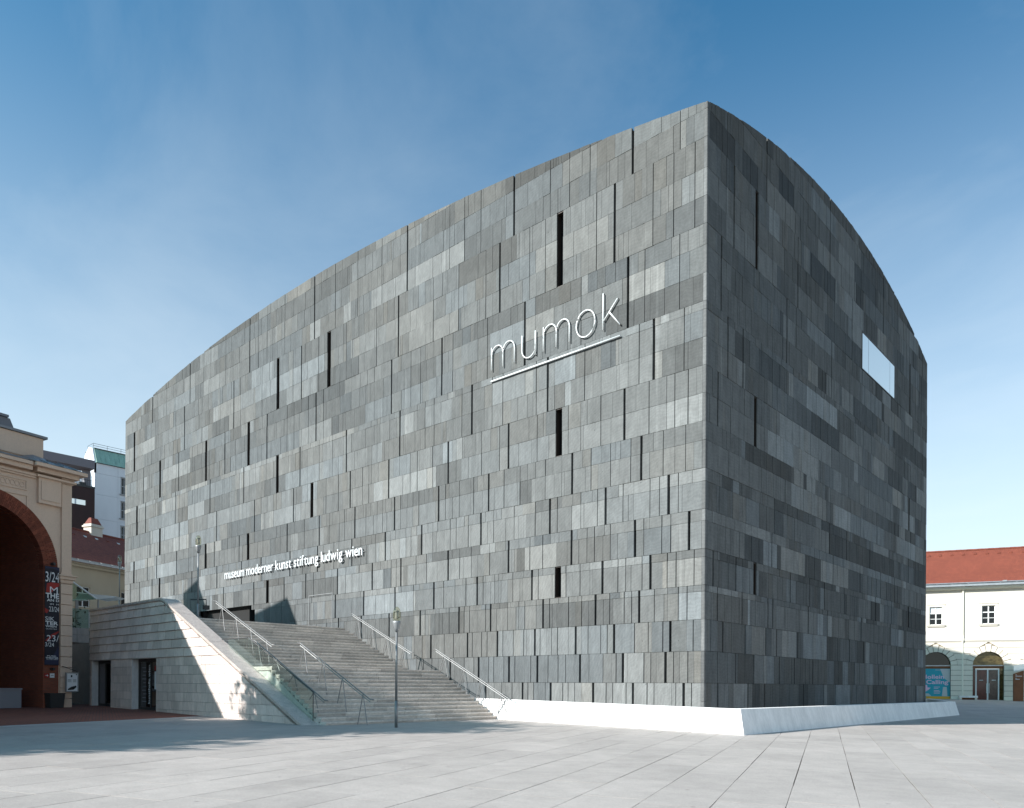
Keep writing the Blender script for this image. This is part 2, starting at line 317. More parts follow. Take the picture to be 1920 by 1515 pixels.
eu = Vector((0.942, 0.335, 0)).normalized(); ev = Vector((-0.335, 0.942, 0)).normalized()
def uv(u, v): p = eu*u+ev*v; return p.x, p.y
slabs = []
sr = random.Random(3)
for k in range(-62, 52):
    u0 = 1.0+0.93*k; u1 = u0+0.93
    v = -70+sr.uniform(0, 2)
    while v < 75:
        L = sr.choice((1.2, 1.5, 1.8, 1.8, 2.2, 2.6)); v0, v = v, v+L
        cx, cy = uv((u0+u1)/2, v0+L/2)
        if u1 < -18.2 and cy < 20: continue                     # red brick forecourt
        # skip what lies under buildings
        if -54 < cx < -0.5 and 0.8 < cy < 31: continue
        if -20 < cx < -9.5 and -11.3 < cy < -3.6: continue
        if not in_frame((cx, cy, G(cx, cy)), 500): continue
        if (Vector((cx, cy, 0))-Vector((CAM.x, CAM.y, 0))).length > 110: continue
        gp = 0.004 if sr.random() < 0.55 else 0.009
        ge = 0.003 if sr.random() < 0.7 else 0.008
        c4 = []
        dz = sr.uniform(-0.0015, 0.0015)
        for a, b in ((u0+gp, v0+ge), (u1-gp, v0+ge), (u1-gp, v-ge), (u0+gp, v-ge)):
            x, y = uv(a, b); c4.append((x, y, G(x, y)+dz))
        t = 0.345*sr.uniform(0.93, 1.06)
        d = (Vector((cx, cy, 0))-CAM).length
        # seen size: area foreshortened
        vis = in_frame((cx, cy, G(cx, cy)), 20)
        slabs.append((L/d**3 if vis else 0, c4, (t*1.115, t*0.985, t*0.895)))
slabs.sort(key=lambda a: -a[0])
rest = MB()
for i, (a, c4, t) in enumerate(slabs):
    if i < 300:
        mb = MB(); mb.cur = t; mb.prism(c4, (0, 0, -0.06), back=False)
        c = Vector((sum(p[0] for p in c4)/4, sum(p[1] for p in c4)/4, c4[0][2]))
        mb.build('paving_slab', 'slab', plaza, loc=c)
    else:
        rest.cur = t; rest.prism(c4, (0, 0, -0.06), back=False)
r_ = rest.build('paving_slab', 'slab', plaza); r_['kind'] = 'stuff'
# red brick forecourt by the arch
pv = MB(); poly = []
corners = [(-18.45, -46), (-18.45, 3), (-40, 3), (-40, -46)]
nn = 12
for i in range(nn):
    v0 = -46+49*i/nn; v1 = -46+49*(i+1)/nn
    for (ua, ub) in ((-18.45, -29), (-29, -40)):
        q = [uv(ua, v0), uv(ua, v1), uv(ub, v1), uv(ub, v0)]
        pv.face([(x, y, G(x, y)) for x, y in q])
bp_ = pv.build('brick_pavement', 'paver'); bp_['kind'] = 'structure'; bp_['label'] = 'red brick pavement in front of the arched portal'
kb = MB()
for i in range(30):
    v0 = -46+49*i/30+0.01; v1 = -46+49*(i+1)/30-0.01
    q = [uv(-18.45, v0), uv(-18.2, v0), uv(-18.2, v1), uv(-18.45, v1)]
    kb.cur = (0.40, 0.39, 0.38); kb.prism([(x, y, G(x, y)+0.006) for x, y in q], (0, 0, -0.1), back=False)
kb_ = kb.build('edging_strip', 'slab'); kb_['kind'] = 'structure'; kb_['label'] = 'narrow stone edging between red bricks and granite slabs'

# ------------------------------------------------------------------ the museum
museum = thing('museum_building', 'huge dark grey basalt clad museum with curved roofline and narrow slit windows', 'museum', (-27.05, 15.8, 0.0))
MO = Vector(museum.location)
TZ = [0.0, 1.76, 2.98, 4.19, 5.5, 6.88, 8.39, 9.95, 11.75, 13.87, 16.31, 19.25, 22.55, 27.5]
LX, LY = -54.1, 31.6
def topL(x): return 23.87+2.52*(1-((x+27.05)/27.05)**2)
def topR(y): return 23.87+2.58*(1-((y-15.8)/15.8)**2)
SL = {
 0: [(-11.48,1),(-10.44,0),(-9.79,0),(-9.14,1),(-8.82,0),(-8.48,0),(-7.79,0),(-7.48,1),(-6.8,0),(-6.51,0),(-6.15,0),(-5.17,1),(-4.5,0),(-4.17,0),(-3.51,0),(-3.18,1),(-2.51,0),(-2.19,0),(-1.21,0),(-0.87,1),(-0.53,0)],
 1: [(-16.52,0),(-15.97,0),(-15.31,0),(-13.96,1),(-12.96,0),(-12.29,0),(-11.96,1),(-11.3,0),(-10.96,0),(-10.31,0),(-9.98,1),(-9.62,0),(-8.65,0),(-8.26,1),(-7.64,0),(-7.07,0),(-6.65,0),(-5.86,1),(-4.66,0),(-4.0,0),(-3.67,1),(-2.66,0),(-2.34,0),(-1.67,1),(-1.31,0),(-0.69,0)],
 2: [(-16.07,0),(-15.4,1),(-14.4,0),(-13.73,0),(-12.74,1),(-12.41,0),(-11.77,0),(-11.41,0),(-10.74,1),(-10.39,0),(-9.73,0),(-9.08,0),(-8.42,1),(-8.11,0),(-7.45,0),(-7.11,0),(-6.11,1),(-5.45,0),(-4.79,0),(-4.46,0),(-4.12,1),(-3.12,0),(-2.47,0),(-1.8,0),(-1.47,1),(-0.47,0)],
 3: [(-23.4,1),(-21.24,1),(-18.77,1),(-16.23,1),(-15.85,0),(-14.79,0),(-14.05,0),(-13.34,1),(-12.97,0),(-12.6,0),(-11.51,0),(-11.18,1),(-10.08,0),(-9.39,0),(-9.02,0),(-7.94,1),(-7.56,0),(-6.5,0),(-5.79,0),(-5.06,1),(-4.34,0),(-3.62,0),(-3.26,0),(-2.9,1),(-2.19,0),(-1.12,0),(-0.74,0)],
 4: [(-23.74,1),(-21.03,1),(-18.3,1),(-16.78,0),(-15.2,1),(-14.47,0),(-13.64,0),(-12.87,0),(-12.1,1),(-11.7,0),(-10.93,0),(-9.78,0),(-8.61,1),(-8.23,0),(-6.66,0),(-5.89,0),(-4.72,1),(-3.94,0),(-3.56,0),(-2.78,0),(-2.39,1),(-1.62,0),(-1.23,0),(-0.45,0)],
 5: [(-37.03,1),(-32.94,1),(-29.25,1),(-26.81,1),(-25.98,0),(-24.77,0),(-23.54,1),(-22.73,0),(-21.47,0),(-20.27,1),(-18.63,0),(-18.21,0),(-17.82,1),(-16.59,0),(-15.77,0),(-14.15,1),(-13.32,0),(-12.51,0),(-11.27,0),(-10.05,1),(-8.74,0),(-7.98,0),(-6.36,1),(-5.53,0),(-5.14,0),(-4.33,0),(-3.12,1),(-2.7,0),(-1.87,0),(-1.47,0),(-0.67,1)],
 6: [(-52.94,1),(-51.11,1),(-48.69,1),(-44.77,1),(-41.84,1),(-38.0,1),(-34.58,1),(-32.03,1),(-28.6,1),(-25.59,1),(-23.92,0),(-22.17,1),(-21.32,0),(-20.02,0),(-19.15,1),(-18.73,0),(-17.42,0),(-17.0,0),(-16.16,1),(-15.3,0),(-14.02,0),(-13.59,0),(-12.73,0),(-11.87,1),(-11.02,0),(-9.72,0),(-8.44,0),(-7.58,1),(-7.16,0),(-5.87,0),(-5.0,0),(-4.58,1),(-3.71,0),(-2.43,0),(-1.99,0),(-1.58,1),(-1.15,0)],
 7: [(-49.61,1),(-47.85,1),(-44.34,1),(-38.39,1),(-34.9,1),(-28.92,1),(-25.41,1),(-24.4,0),(-23.38,0),(-22.86,0),(-21.89,1),(-20.87,0),(-19.87,0),(-19.38,0),(-18.37,1),(-17.87,0),(-16.86,0),(-16.39,0),(-14.87,1),(-14.36,0),(-13.37,0),(-12.37,0),(-11.36,1),(-10.36,0),(-9.36,0),(-7.86,0),(-6.35,1),(-5.34,0),(-4.34,0),(-3.34,0),(-2.84,1),(-1.83,0),(-0.84,0)],
 8: [(-52.68,0),(-49.11,1),(-43.94,1),(-38.1,1),(-32.91,1),(-28.22,1),(-24.74,0),(-23.5,0),(-22.35,1),(-21.21,0),(-20.64,0),(-18.88,1),(-17.11,0),(-16.54,0),(-15.35,0),(-14.19,1),(-13.61,0),(-11.85,0),(-10.67,0),(-10.1,1),(-8.35,0),(-6.58,0),(-4.85,0),(-3.67,1),(-2.49,0),(-1.33,0),(-0.75,0)],
 9: [(-49.97,1),(-44.54,1),(-39.07,1),(-34.33,1),(-27.51,1),(-25.45,0),(-24.11,0),(-22.74,1),(-17.96,1),(-15.94,0),(-15.25,0),(-13.21,0),(-12.52,1),(-11.16,0),(-10.47,0),(-8.42,0),(-7.75,1),(-5.7,0),(-2.97,0),(-2.29,1),(-0.93,0)],
 10: [(-50.41,1),(-44.1,1),(-36.96,1),(-36.17,0),(-31.4,1),(-29.01,0),(-28.23,0),(-26.65,0),(-25.83,1),(-25.05,0),(-18.7,1),(-17.1,0),(-16.32,0),(-14.7,1),(-13.9,0),(-11.51,0),(-9.13,1),(-5.92,0),(-3.53,1),(-2.73,0),(-1.15,0)],
 11: [(-49.61,0),(-43.15,1),(-40.37,0),(-35.75,1),(-34.82,0),(-32.04,0),(-28.36,0),(-27.42,1),(-25.57,0),(-22.8,0),(-20.02,0),(-18.14,1),(-15.36,0),(-13.5,0),(-11.63,0),(-10.71,1),(-8.86,0),(-7.93,0),(-5.13,0),(-4.21,1),(-2.36,0),(-1.43,0),(-0.51,0)],
 12: [(-48.76,1),(-42.28,1),(-40.14,0),(-39.08,0),(-36.91,0),(-33.64,1),(-32.54,0),(-31.46,0),(-29.34,0),(-26.05,1),(-23.91,0),(-21.75,0),(-19.58,0),(-17.44,1),(-14.18,0),(-13.11,0),(-11.99,0),(-9.84,1),(-7.67,0),(-6.59,0),(-5.49,0),(-3.34,1),(-1.16,0)]}
SR = {
 0: [1.09,3.78,5.43,9.79,12.46,14.12,19.47,26.99], 1: [2.64,4.31,6.95,8.67,10.95,17.0,18.97,21.3,24.31],
 2: [1.5,3.5,5.51,6.67,9.08,16.2,18.49,21.9,24.81], 3: [1.01,3.17,5.71,6.22,10.33,12.93,18.06,23.43],
 4: [0.66,2.62,8.15,10.51,12.46,15.33,20.63,23.72], 5: [6.08,13.66,17.84,21.5,24.33], 6: [13.08,15.66,19.52,27.25],
 7: [20.77,24.28,27.76], 8: [0.96], 9: [1.77,3.14], 10: [1.19,7.6,13.28], 11: [2.26,8.83,16.32], 12: [5.35,12.98,21.75,30.37]}
# slit windows: (x0, x1, tier)
WL = [(-52.40,-52.10,11),(-47.49,-47.18,10),(-39.88,-39.56,10),(-33.90,-33.57,10),(-30.28,-29.95,9),(-51.81,-51.50,9),(-47.47,-47.16,8),
      (-39.84,-39.53,7),(-33.88,-33.55,7),(-52.34,-52.05,7),(-47.47,-47.17,6),(-26.38,-26.06,8),(-31.40,-31.06,5),(-30.27,-29.94,11),
      (-24.69,-24.33,11),(-7.28,-6.92,11),(-7.29,-6.92,8),(-7.29,-6.93,4)]
WR = [(4.22,4.54,11),(4.22,4.52,8),(4.22,4.57,4),(27.22,27.56,8),(27.23,27.54,4),(27.28,27.54,11)]
BIGW = (17.92, 24.10, 19.27, 21.37)

stones = []      # dict(poly, proud, tone, wall)
def gen_wall(wall, a0, a1, slits, wins, top):
    rr = random.Random(11 if wall == 'L' else 29)
    for t in range(13):
        z0, z1 = TZ[t], TZ[t+1]
        cuts = [(a, 0.115 if w else 0.036) for a, w in slits.get(t, [])]
        gaps = [(a-w/2, a+w/2) for a, w in cuts]
        holes = [(w0, w1) for w0, w1, tt in wins if tt == t]
        for h in holes: gaps = [q for q in gaps if q[1] < h[0]-0.15 or q[0] > h[1]+0.15]
        gaps += holes
        if wall == 'L' and t in (3, 4): gaps = [q for q in gaps if not (-40.2 < q[0] < -33.4)]
        gaps.sort()
        # complete the set of tier-high slits where the photo only shows fine lines
        lim = 1.6 if wall == 'R' else (2.2 if t < 8 else 3.2)
        full = []; last = a0
        for q in gaps+[(a1, a1)]:
            span = q[0]-last
            while span > lim*1.25:
                st = rr.uniform(0.55, 1.0)*lim
                if span-st < 0.5: break
                full.append((last+st-0.013, last+st+0.013)); last += st; span -= st
            if q[0] < a1: full.append(q)
            last = q[1]
        segs = []; last = a0
        for q in full: segs.append((last, q[0])); last = q[1]
        segs.append((last, a1))
        rows = [z0]; z = z0
        while z+1.06 < min(z1, 26.6)-0.05:
            z += 1.06; rows.append(z)
        if t == 0: rows = [z0, 0.55]
        if min(z1, 27)-rows[-1] > 0.16 or len(rows) == 1: rows.append(z1)
        else: rows[-1] = z1
        if t == 12: rows[-1] = max(rows[-1], 27.5)
        toff = (0.0, 0.006, 0.002, 0.008, 0.0, 0.005)[t % 6]
        for k in range(len(rows)-1):
            ra, rb = rows[k]+0.0055, rows[k+1]-(0.0055 if k < len(rows)-2 else 0.007)
            lum = rr.choice((0.8, 0.88, 0.95, 1.0, 1.06, 1.14, 1.2)); base = lum; tint = 1.0
            band = rb-ra < 0.6
            for s0, s1 in segs:
                if s1-s0 < 0.03: continue
                a = s0; w = s1-s0; parts = []
                while w > 0.001:
                    if w < (0.5 if wall == 'L' else 0.4): parts.append(w); break
                    st = rr.choice((0.15, 0.24, 0.34, 0.42, 0.5, 0.58, 0.66, 0.78)) if wall == 'L' else rr.choice((0.12, 0.16, 0.22, 0.3, 0.36, 0.42, 0.55))
                    if w-st < 0.14: st = w
                    parts.append(st); w -= st
                for st in parts:
                    p0, p1 = a, a+st; a += st
                    if rr.random() < 0.2: lum = (0.5*base+0.5 if wall == 'L' else 0.8*base+0.2)*rr.choice((0.70, 0.79, 0.86, 0.92, 0.97, 1.0, 1.06, 1.14, 1.25, 1.40) if wall == 'L' else (0.52, 0.62, 0.72, 0.82, 0.9, 0.95, 1.0, 1.12, 1.3, 1.6))*(0.9 if t > 9 else 1.03); tint = rr.choice((0.975, 1.0, 1.0, 1.02, 1.045))
                    e0 = 0.0055 if p0 > s0+1e-6 else 0; e1 = 0.0055 if p1 < s1-1e-6 else 0
                    poly = [(p0+e0, ra), (p1-e1, ra), (p1-e1, rb), (p0+e0, rb)]
                    if wall == 'L' and p1 > -40 and p0 < -33.5 and rb > 4.5 and ra < 6.9:
                        if ra < 6.88: continue
                    if wall == 'R' and p1 > BIGW[0] and p0 < BIGW[1] and rb > BIGW[2] and ra < BIGW[3]:
                        q = []
                        if p0 < BIGW[0]: q.append([(p0+e0, ra), (BIGW[0], ra), (BIGW[0], rb), (p0+e0, rb)])
                        if p1 > BIGW[1]: q.append([(BIGW[1], ra), (p1-e1, ra), (p1-e1, rb), (BIGW[1], rb)])
                        if rb > BIGW[3]+0.01: q.append([(max(p0+e0, BIGW[0]), BIGW[3]), (min(p1-e1, BIGW[1]), BIGW[3]), (min(p1-e1, BIGW[1]), rb), (max(p0+e0, BIGW[0]), rb)])
                    else: q = [poly]
                    for pp in q:
                        wdt = pp[1][0]-pp[0][0]
                        if wdt < 0.02: continue
                        l2 = lum*rr.uniform(0.93, 1.07)
                        tl, tr = top(pp[0][0]), top(pp[1][0])
                        if pp[0][1] > min(tl, tr)-0.02: continue
                        stain = 1.0
                        if pp[3][1] > tl or pp[2][1] > tr:
                            pp = [pp[0], pp[1], (pp[1][0], min(pp[2][1], tr)), (pp[0][0], min(pp[3][1], tl))]; stain = 0.80
                        L = 0.130*l2*stain
                        warm = (1.03, 1.0, 0.965) if stain < 1 or rr.random() < 0.06 else (1, 1, 1)
                        tone = (L*warm[0]*(2-tint)*0.99, L*warm[1], L*warm[2]*tint*0.972)
                        stones.append(dict(poly=pp, proud=toff+rr.choice((0, 0, 0.004, 0.008, 0.014)), tone=tone, wall=wall))
gen_wall('L', LX, -0.14, SL, WL, topL)
gen_wall('R', 0.14, LY, {k: [(a, 1) for a in v] for k, v in SR.items()}, WR, topR)
def stone_geo(mb, s):
    mb.cur = s['tone']; d = s['proud']; th = 0.12
    if s['wall'] == 'L': mb.prism([(a, -d, z) for a, z in s['poly']], (0, th+d, 0), back=False)
    else: mb.prism([(d, a, z) for a, z in s['poly']], (-th-d, 0, 0), back=False)
for s in stones:
    p = s['poly']; A = 0
    for i in range(len(p)): A += p[i][0]*p[(i+1) % len(p)][1]-p[(i+1) % len(p)][0]*p[i][1]
    A = abs(A)/2; ca = sum(q[0] for q in p)/len(p); cz = sum(q[1] for q in p)/len(p)
    c = Vector((ca, 0, cz)) if s['wall'] == 'L' else Vector((0, ca, cz))
    n = Vector((0, -1, 0)) if s['wall'] == 'L' else Vector((1, 0, 0))
    d = CAM-c; dep = -d.dot(CF) if d.dot(CF) < 0 else 1e9
    s['c'] = c; s['px'] = A*abs(n.dot(d.normalized()))/dep**2 if cz > 0.7 else 0
stones.sort(key=lambda s: -s['px'])
clad = MB()
for i, s in enumerate(stones):
    if i < 290:
        mb = MB(); stone_geo(mb, s); mb.build('facade_stone', 'basalt', museum, off=MO, loc=s['c']-MO)
    else: stone_geo(clad, s)
# rounded corner stones, one per row
cr_ = random.Random(5); z = 0.0
for t in range(13):
    z0, z1 = TZ[t], min(TZ[t+1], 23.87); rows = [z0]
    while rows[-1]+1.06 < z1-0.16: rows.append(rows[-1]+1.06)
    rows.append(z1)
    for a, b in zip(rows, rows[1:]):
        if b-a < 0.05: continue
        L = 0.130*cr_.choice((0.8, 0.95, 1.05, 1.25)); clad.cur = (L, L, L*0.99)
        d = 0.012
        arc = [(-0.133, -d), (-0.03, -d)]+[(-0.03+(0.03+d)*math.sin(q), 0.03-(0.03+d)*math.cos(q)) for q in (R(30), R(60))]+[(d, 0.03), (d, 0.133), (-0.1, 0.133), (-0.133, 0.1)]
        clad.prism([(x, y, a+0.006) for x, y in arc], (0, 0, b-a-0.012))
o = clad.build('facade_stone', 'basalt', museum, off=MO); o['kind'] = 'stuff'
# dark core behind the cladding, with the curved top
core = MB(); N = 40; dp = 0.36
def strip(fn, pts):
    for (a, b) in zip(pts, pts[1:]): core.face([fn(a, -0.3), fn(b, -0.3), fn(b, None), fn(a, None)])
strip(lambda x, z: (x, dp, topL(x)-0.06 if z is None else z), [LX+(-dp-LX)*i/N for i in range(N+1)])
strip(lambda y, z: (-dp, y, topR(y)-0.06 if z is None else z), [dp+(LY-dp)*i/N for i in range(N+1)])
strip(lambda y, z: (LX, y, topR(y)-0.06 if z is None else z), [LY*i/N for i in range(N+1)])
strip(lambda x, z: (x, LY, topL(x)-0.06 if z is None else z), [LX*(1-i/N) for i in range(N+1)])
core.build('wall_core', 'dark_gap', museum, off=MO)
rf = MB(); nx, ny2 = 28, 18
def roofz(x, y): return 23.8+2.5*(1-((x+27.05)/27.05)**2)+2.55*(1-((y-15.8)/15.8)**2)
for i in range(nx+1):
    for j in range(ny2+1):
        x = LX+0.02+(-0.04-LX)*i/nx; y = 0.02+(LY-0.04)*j/ny2; rf.v.append((x, y, roofz(x, y)-0.05))
for i in range(nx):
    for j in range(ny2):
        rf.f.append((i*(ny2+1)+j, (i+1)*(ny2+1)+j, (i+1)*(ny2+1)+j+1, i*(ny2+1)+j+1)); rf.t.append((0.16, 0.16, 0.16))
rf.build('roof', 'basalt', museum, off=MO)
sw = MB(); sw.cur = (0.2, 0.2, 0.2)      # far side walls, plain cladding
sw.face([(LX-0.01, 0, -0.3), (LX-0.01, LY, -0.3)]+[(LX-0.01, LY*(1-i/20), topR(LY*(1-i/20))) for i in range(21)])
sw.face([(LX, LY+0.01, -0.3), (0, LY+0.01, -0.3)]+[(LX*i/20, LY+0.01, topL(LX*i/20)) for i in range(21)])
sw.build('side_cladding', 'basalt', museum, off=MO)
for wl, wins in (('L', WL), ('R', WR)):
    for a0, a1, t in wins:
        z0, z1 = TZ[t]+0.01, TZ[t+1]-0.01
        P = (lambda a, d, z: (a, d, z)) if wl == 'L' else (lambda a, d, z: (-d, a, z))
        fr = MB()
        c = Vector(P((a0+a1)/2, 0.2, z0))
        for q0, q1 in ((a0, a0+0.02), (a1-0.02, a1)):
            fr.prism([P(q0, 0.035, z0), P(q1, 0.035, z0), P(q1, 0.035, z1), P(q0, 0.035, z1)], Vector(P(0, 0.3, 0)))
        for y0, y1 in ((z0, z0+0.025), (z1-0.025, z1)):
            fr.prism([P(a0, 0.03, y0), P(a1, 0.03, y0), P(a1, 0.03, y1), P(a0, 0.03, y1)], Vector(P(0, 0.3, 0)))
        w = fr.build('slit_window', 'bronze', museum, off=MO, loc=c-MO)
        pn = MB(); pn.face([P(a0, 0.30, z0), P(a1, 0.30, z0), P(a1, 0.30, z1), P(a0, 0.30, z1)])
        pn.build('pane', 'dark_glass', w, off=c)
# large mirrored window of the right wall
a0, a1, z0, z1 = BIGW; c = Vector((0, (a0+a1)/2, z0))
fr = MB()
for q0, q1, y0, y1 in ((a0, a1, z0, z0+0.05), (a0, a1, z1-0.05, z1), (a0, a0+0.05, z0+0.052, z1-0.052), (a1-0.05, a1, z0+0.052, z1-0.052)):
    fr.prism([(0.03, q0, y0), (0.03, q1, y0), (0.03, q1, y1), (0.03, q0, y1)], (-0.2, 0, 0))
bw = fr.build('picture_window', 'bronze', museum, off=MO, loc=c-MO); bw['label'] = 'large mirrored window high on the shaded wall'
for q0, q1 in ((a0+0.06, 19.05), (19.085, 23.05), (23.085, a1-0.06)):
    pn = MB(); pn.face([(0.012, q0, z0+0.055), (0.012, q1, z0+0.055), (0.012, q1, z1-0.055), (0.012, q0, z1-0.055)]); pn.build('pane', 'sky_glass', bw, off=c)
# entrance recess
en = MB()
for pts in ([(-40, 0, 4.5), (-40, 3, 4.5), (-40, 3, 6.88), (-40, 0, 6.88)], [(-33.5, 0, 4.5), (-33.5, 3, 4.5), (-33.5, 3, 6.88), (-33.5, 0, 6.88)],
            [(-40, 0, 6.87), (-33.5, 0, 6.87), (-33.5, 3, 6.87), (-40, 3, 6.87)], [(-40, 0.3, 4.5), (-33.5, 0.3, 4.5), (-33.5, 0.3, 6.88), (-40, 0.3, 6.88)]): en.face(pts)
e_ = en.build('entrance', 'dark_gap', museum, off=MO); e_['label'] = 'dark wide entrance opening at the top of the stairs'
bl = MB()
for x in (-38.5, -37.1, -36.4, -35.6, -34.2): bl.box(x-0.05, x+0.05, 0.15, 0.25, 4.5, 5.1)
bl.build('door_post', 'steel', e_, off=MO)
# faint outline of the flush door right of the stairs' head
fd = MB(); c = Vector((-25.6, -0.02, 4.5))
fd.box(-26.45, -26.41, -0.03, -0.016, 4.5, 6.97); fd.box(-24.04, -24.0, -0.03, -0.016, 4.5, 6.97); fd.box(-26.45, -24.0, -0.03, -0.016, 6.975, 7.01)
fd.build('flush_door_frame', 'grey_metal', museum, off=MO, loc=c-MO)
# ------------------------------------------------------------------ white concrete plinth
plinth = thing('concrete_plinth', 'low white sloping concrete plinth around the foot of the dark museum corner', 'plinth', (2.9, -2.9, G(3, -3)))
PO = Vector(plinth.location)
def prof(off): # outer bottom, outer top, inner top, inner bottom distances from the wall
    return ((3.05, 0.0), (2.774, 0.835), (2.42, 0.835), (2.42, 0.0))
def plinth_seg(axis, a0, a1, e0=None, e1=None):
    mb = MB(); ring = []
    for a, e in ((a0, e0), (a1, e1)):
        pts = []
        for d, h in prof(0):
            aa = e(d) if e else a
            x, y = (aa, -d) if axis == 'x' else (d, aa)
            zb = G(x, y)-0.02
            pts.append((x, y, zb+(h+0.02 if h else -0.1)))
        ring.append(pts)
    mb.prism(ring[0], None, pts2=ring[1]); c = Vector(ring[0][0])
    mb.build('plinth_panel', 'concrete', plinth, off=PO, loc=c-PO)
jl = [-12.5, -10.2, -7.2, -4.2, -1.3]
for a, b in zip(jl, jl[1:]): plinth_seg('x', a+0.003, b-0.003)
plinth_seg('x', -1.3+0.003, 3, e1=lambda d: d)
jr = [1.2, 4.4, 7.6, 10.8, 14.0, 17.2, 20.4, 23.6]
plinth_seg('y', -3, 1.2-0.003, e0=lambda d: -d)
for a, b in zip(jr, jr[1:]): plinth_seg('y', a+0.003, b-0.003)
plinth_seg('y', 23.6+0.003, 27, e1=lambda d: 27.0+(3.05-d)*0.15)
mb = MB()   # oblique return closing the end towards the wall
x0, y0 = 3.05, 27.0
mb.prism([(3.05, 27.0, G(3, 27)-0.1), (2.774, 27.04, G(3, 27)+0.83), (0.2, 32.3, G(0, 32)+0.83), (0.35, 32.7, G(0, 32)-0.1)], None,
         pts2=[(2.5, 26.9, G(3, 27)-0.1), (2.42, 27.1, G(3, 27)+0.83), (-0.1, 32.1, G(0, 32)+0.83), (-0.1, 32.1, G(0, 32)-0.1)])
mb.build('plinth_panel', 'concrete', plinth, off=PO)

# ------------------------------------------------------------------ stairs and terrace
stair = thing('stone_staircase', 'broad two-flight grey stone staircase rising along the museum wall to its entrance', 'staircase', (-7.9, -7.2, G(-7.9, -7)))
SO = Vector(stair.location)
YA, YB = -11.45, -2.98
nos = [(-7.98-0.263*i, 0.34+0.149*i) for i in range(14)]
nos2 = [(-13.72-0.349*i, 2.43+0.148*i) for i in range(14)]
allst = nos+nos2+[(-18.61, 4.5)]
sr2 = random.Random(17)
prevz = 0.0
for i, (x, z) in enumerate(allst):
    nx_ = allst[i+1][0] if i+1 < len(allst) else -19.3
    zb = 0.05 if i == 0 else prevz+0.004
    mb = MB(); y = YA
    yend = YB if z < 0.9 or True else YB
    while y < YB-0.01:
        L = sr2.uniform(0.9, 1.7); y1 = min(y+L, YB)
        if YB-y1 < 0.4: y1 = YB
        t = 0.56*sr2.uniform(0.84, 1.12); mb.cur = (t*1.09, t*0.98, t*0.88)
        j = sr2.uniform(-0.006, 0.006)
        mb.box(nx_-0.06, x+j+0.02, y+0.004, y1-0.004, z-0.055, z)          # tread slab with a small nosing
        t *= 0.86; mb.cur = (t*1.09, t*0.98, t*0.87)  # riser tone lowered, paints extra shade below the nosing
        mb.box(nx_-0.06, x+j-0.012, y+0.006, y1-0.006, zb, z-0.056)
        y = y1
    c = Vector((x, (YA+YB)/2, z))
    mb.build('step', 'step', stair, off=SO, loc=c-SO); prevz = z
core2 = MB(); core2.cur = (0.55, 0.52, 0.48)
core2.prism([(-8.2, YA, 0), (-8.2, YA, 0.2), (-11.6, YA, 2.1), (-13.9, YA, 2.1), (-18.9, YA, 4.2), (-19.3, YA, 4.2), (-19.3, YA, 0)], (0, YB-YA-0.02, 0))
core2.build('stair_core', 'lime', stair, off=SO)
ter = MB(); ter.cur = (0.34, 0.34, 0.33)
ter.box(-41, -18.66, -11.44, -3.0, 0, 4.49); ter.box(-41, -27.5, -2.998, -0.05, 4.2, 4.492)
ter.box(-75, -41.01, -14, -0.05, 0, 6.5); ter.box(-75, -54.3, -0.04, 40, 0, 6.49)
te = ter.build('terrace', 'slab'); te['kind'] = 'structure'; te['label'] = 'raised stone terrace at the head of the stairs'

# ------------------------------------------------------------------ white stone side wall with doors
sw_ = thing('stone_side_wall', 'pale block stone wall with sloping coping left of the staircase, two dark doors in it', 'wall', (-18, -11.75, G(-18, -12)))
WO = Vector(sw_.location)
Y0 = -12.04
def copz(x): return 5.30 if x < -19.36 else 5.30-(x+19.36)*0.4772
DOORS = [(-27.2, -24.8), (-22.4, -19.8)]
def clip_top(poly):
    out = []
    for i in range(len(poly)):
        a, b = poly[i], poly[(i+1) % len(poly)]
        fa, fb = copz(a[0])-0.10-a[1], copz(b[0])-0.10-b[1]
        if fa >= 0: out.append(a)
        if (fa >= 0) != (fb >= 0):
            k = fa/(fa-fb); out.append((a[0]+(b[0]-a[0])*k, a[1]+(b[1]-a[1])*k))
    return out
br = random.Random(23)
rows = [2.74-0.372*k for k in range(8, 0, -1)]+[2.74+0.372*k for k in range(8)]
for k, (za, zb) in enumerate(zip(rows, rows[1:]+[rows[-1]+0.372])):
    upper = za > 2.7
    x = -27.45+(-0.38 if k % 2 else 0)
    while x < -8.3:
        w = 0.76 if not upper else br.choice((0.62, 0.76, 0.9)); x0, x1 = max(x, -27.45), x+w; x += w
        segs = [(x0, x1)]
        if zb < 2.76:
            for d0, d1 in DOORS:
                ns = []
                for a, b in segs:
                    if b <= d0 or a >= d1: ns.append((a, b)); continue
                    if a < d0: ns.append((a, d0))
                    if b > d1: ns.append((d1, b))
                segs = ns
        for a, b in segs:
            if b-a < 0.03: continue
            zlo = max(za, G(a, Y0)-0.03)
            if zb-zlo < 0.03: continue
            pl_ = clip_top([(a+0.008, zlo+0.006), (b-0.008, zlo+0.006), (b-0.008, zb-0.006), (a+0.008, zb-0.006)])
            if len(pl_) < 3: continue
            t = 0.66*br.uniform(0.80, 1.06); mb = MB(); mb.cur = (t*1.13, t*0.96, t*0.86)
            lean = 0.035 if upper else 0.0
            o0 = br.uniform(0, 0.004)
            zmin = za; pts = [(q[0], Y0-o0-lean*(1-(q[1]-zmin)/0.372), q[1]) for q in pl_]
            mb.prism(pts, None, pts2=[(q[0], Y0+0.14, q[1]) for q in pl_])
            c = Vector(((a+b)/2, Y0, zlo))
            mb.build('wall_block', 'lime', sw_, off=WO, loc=c-WO)
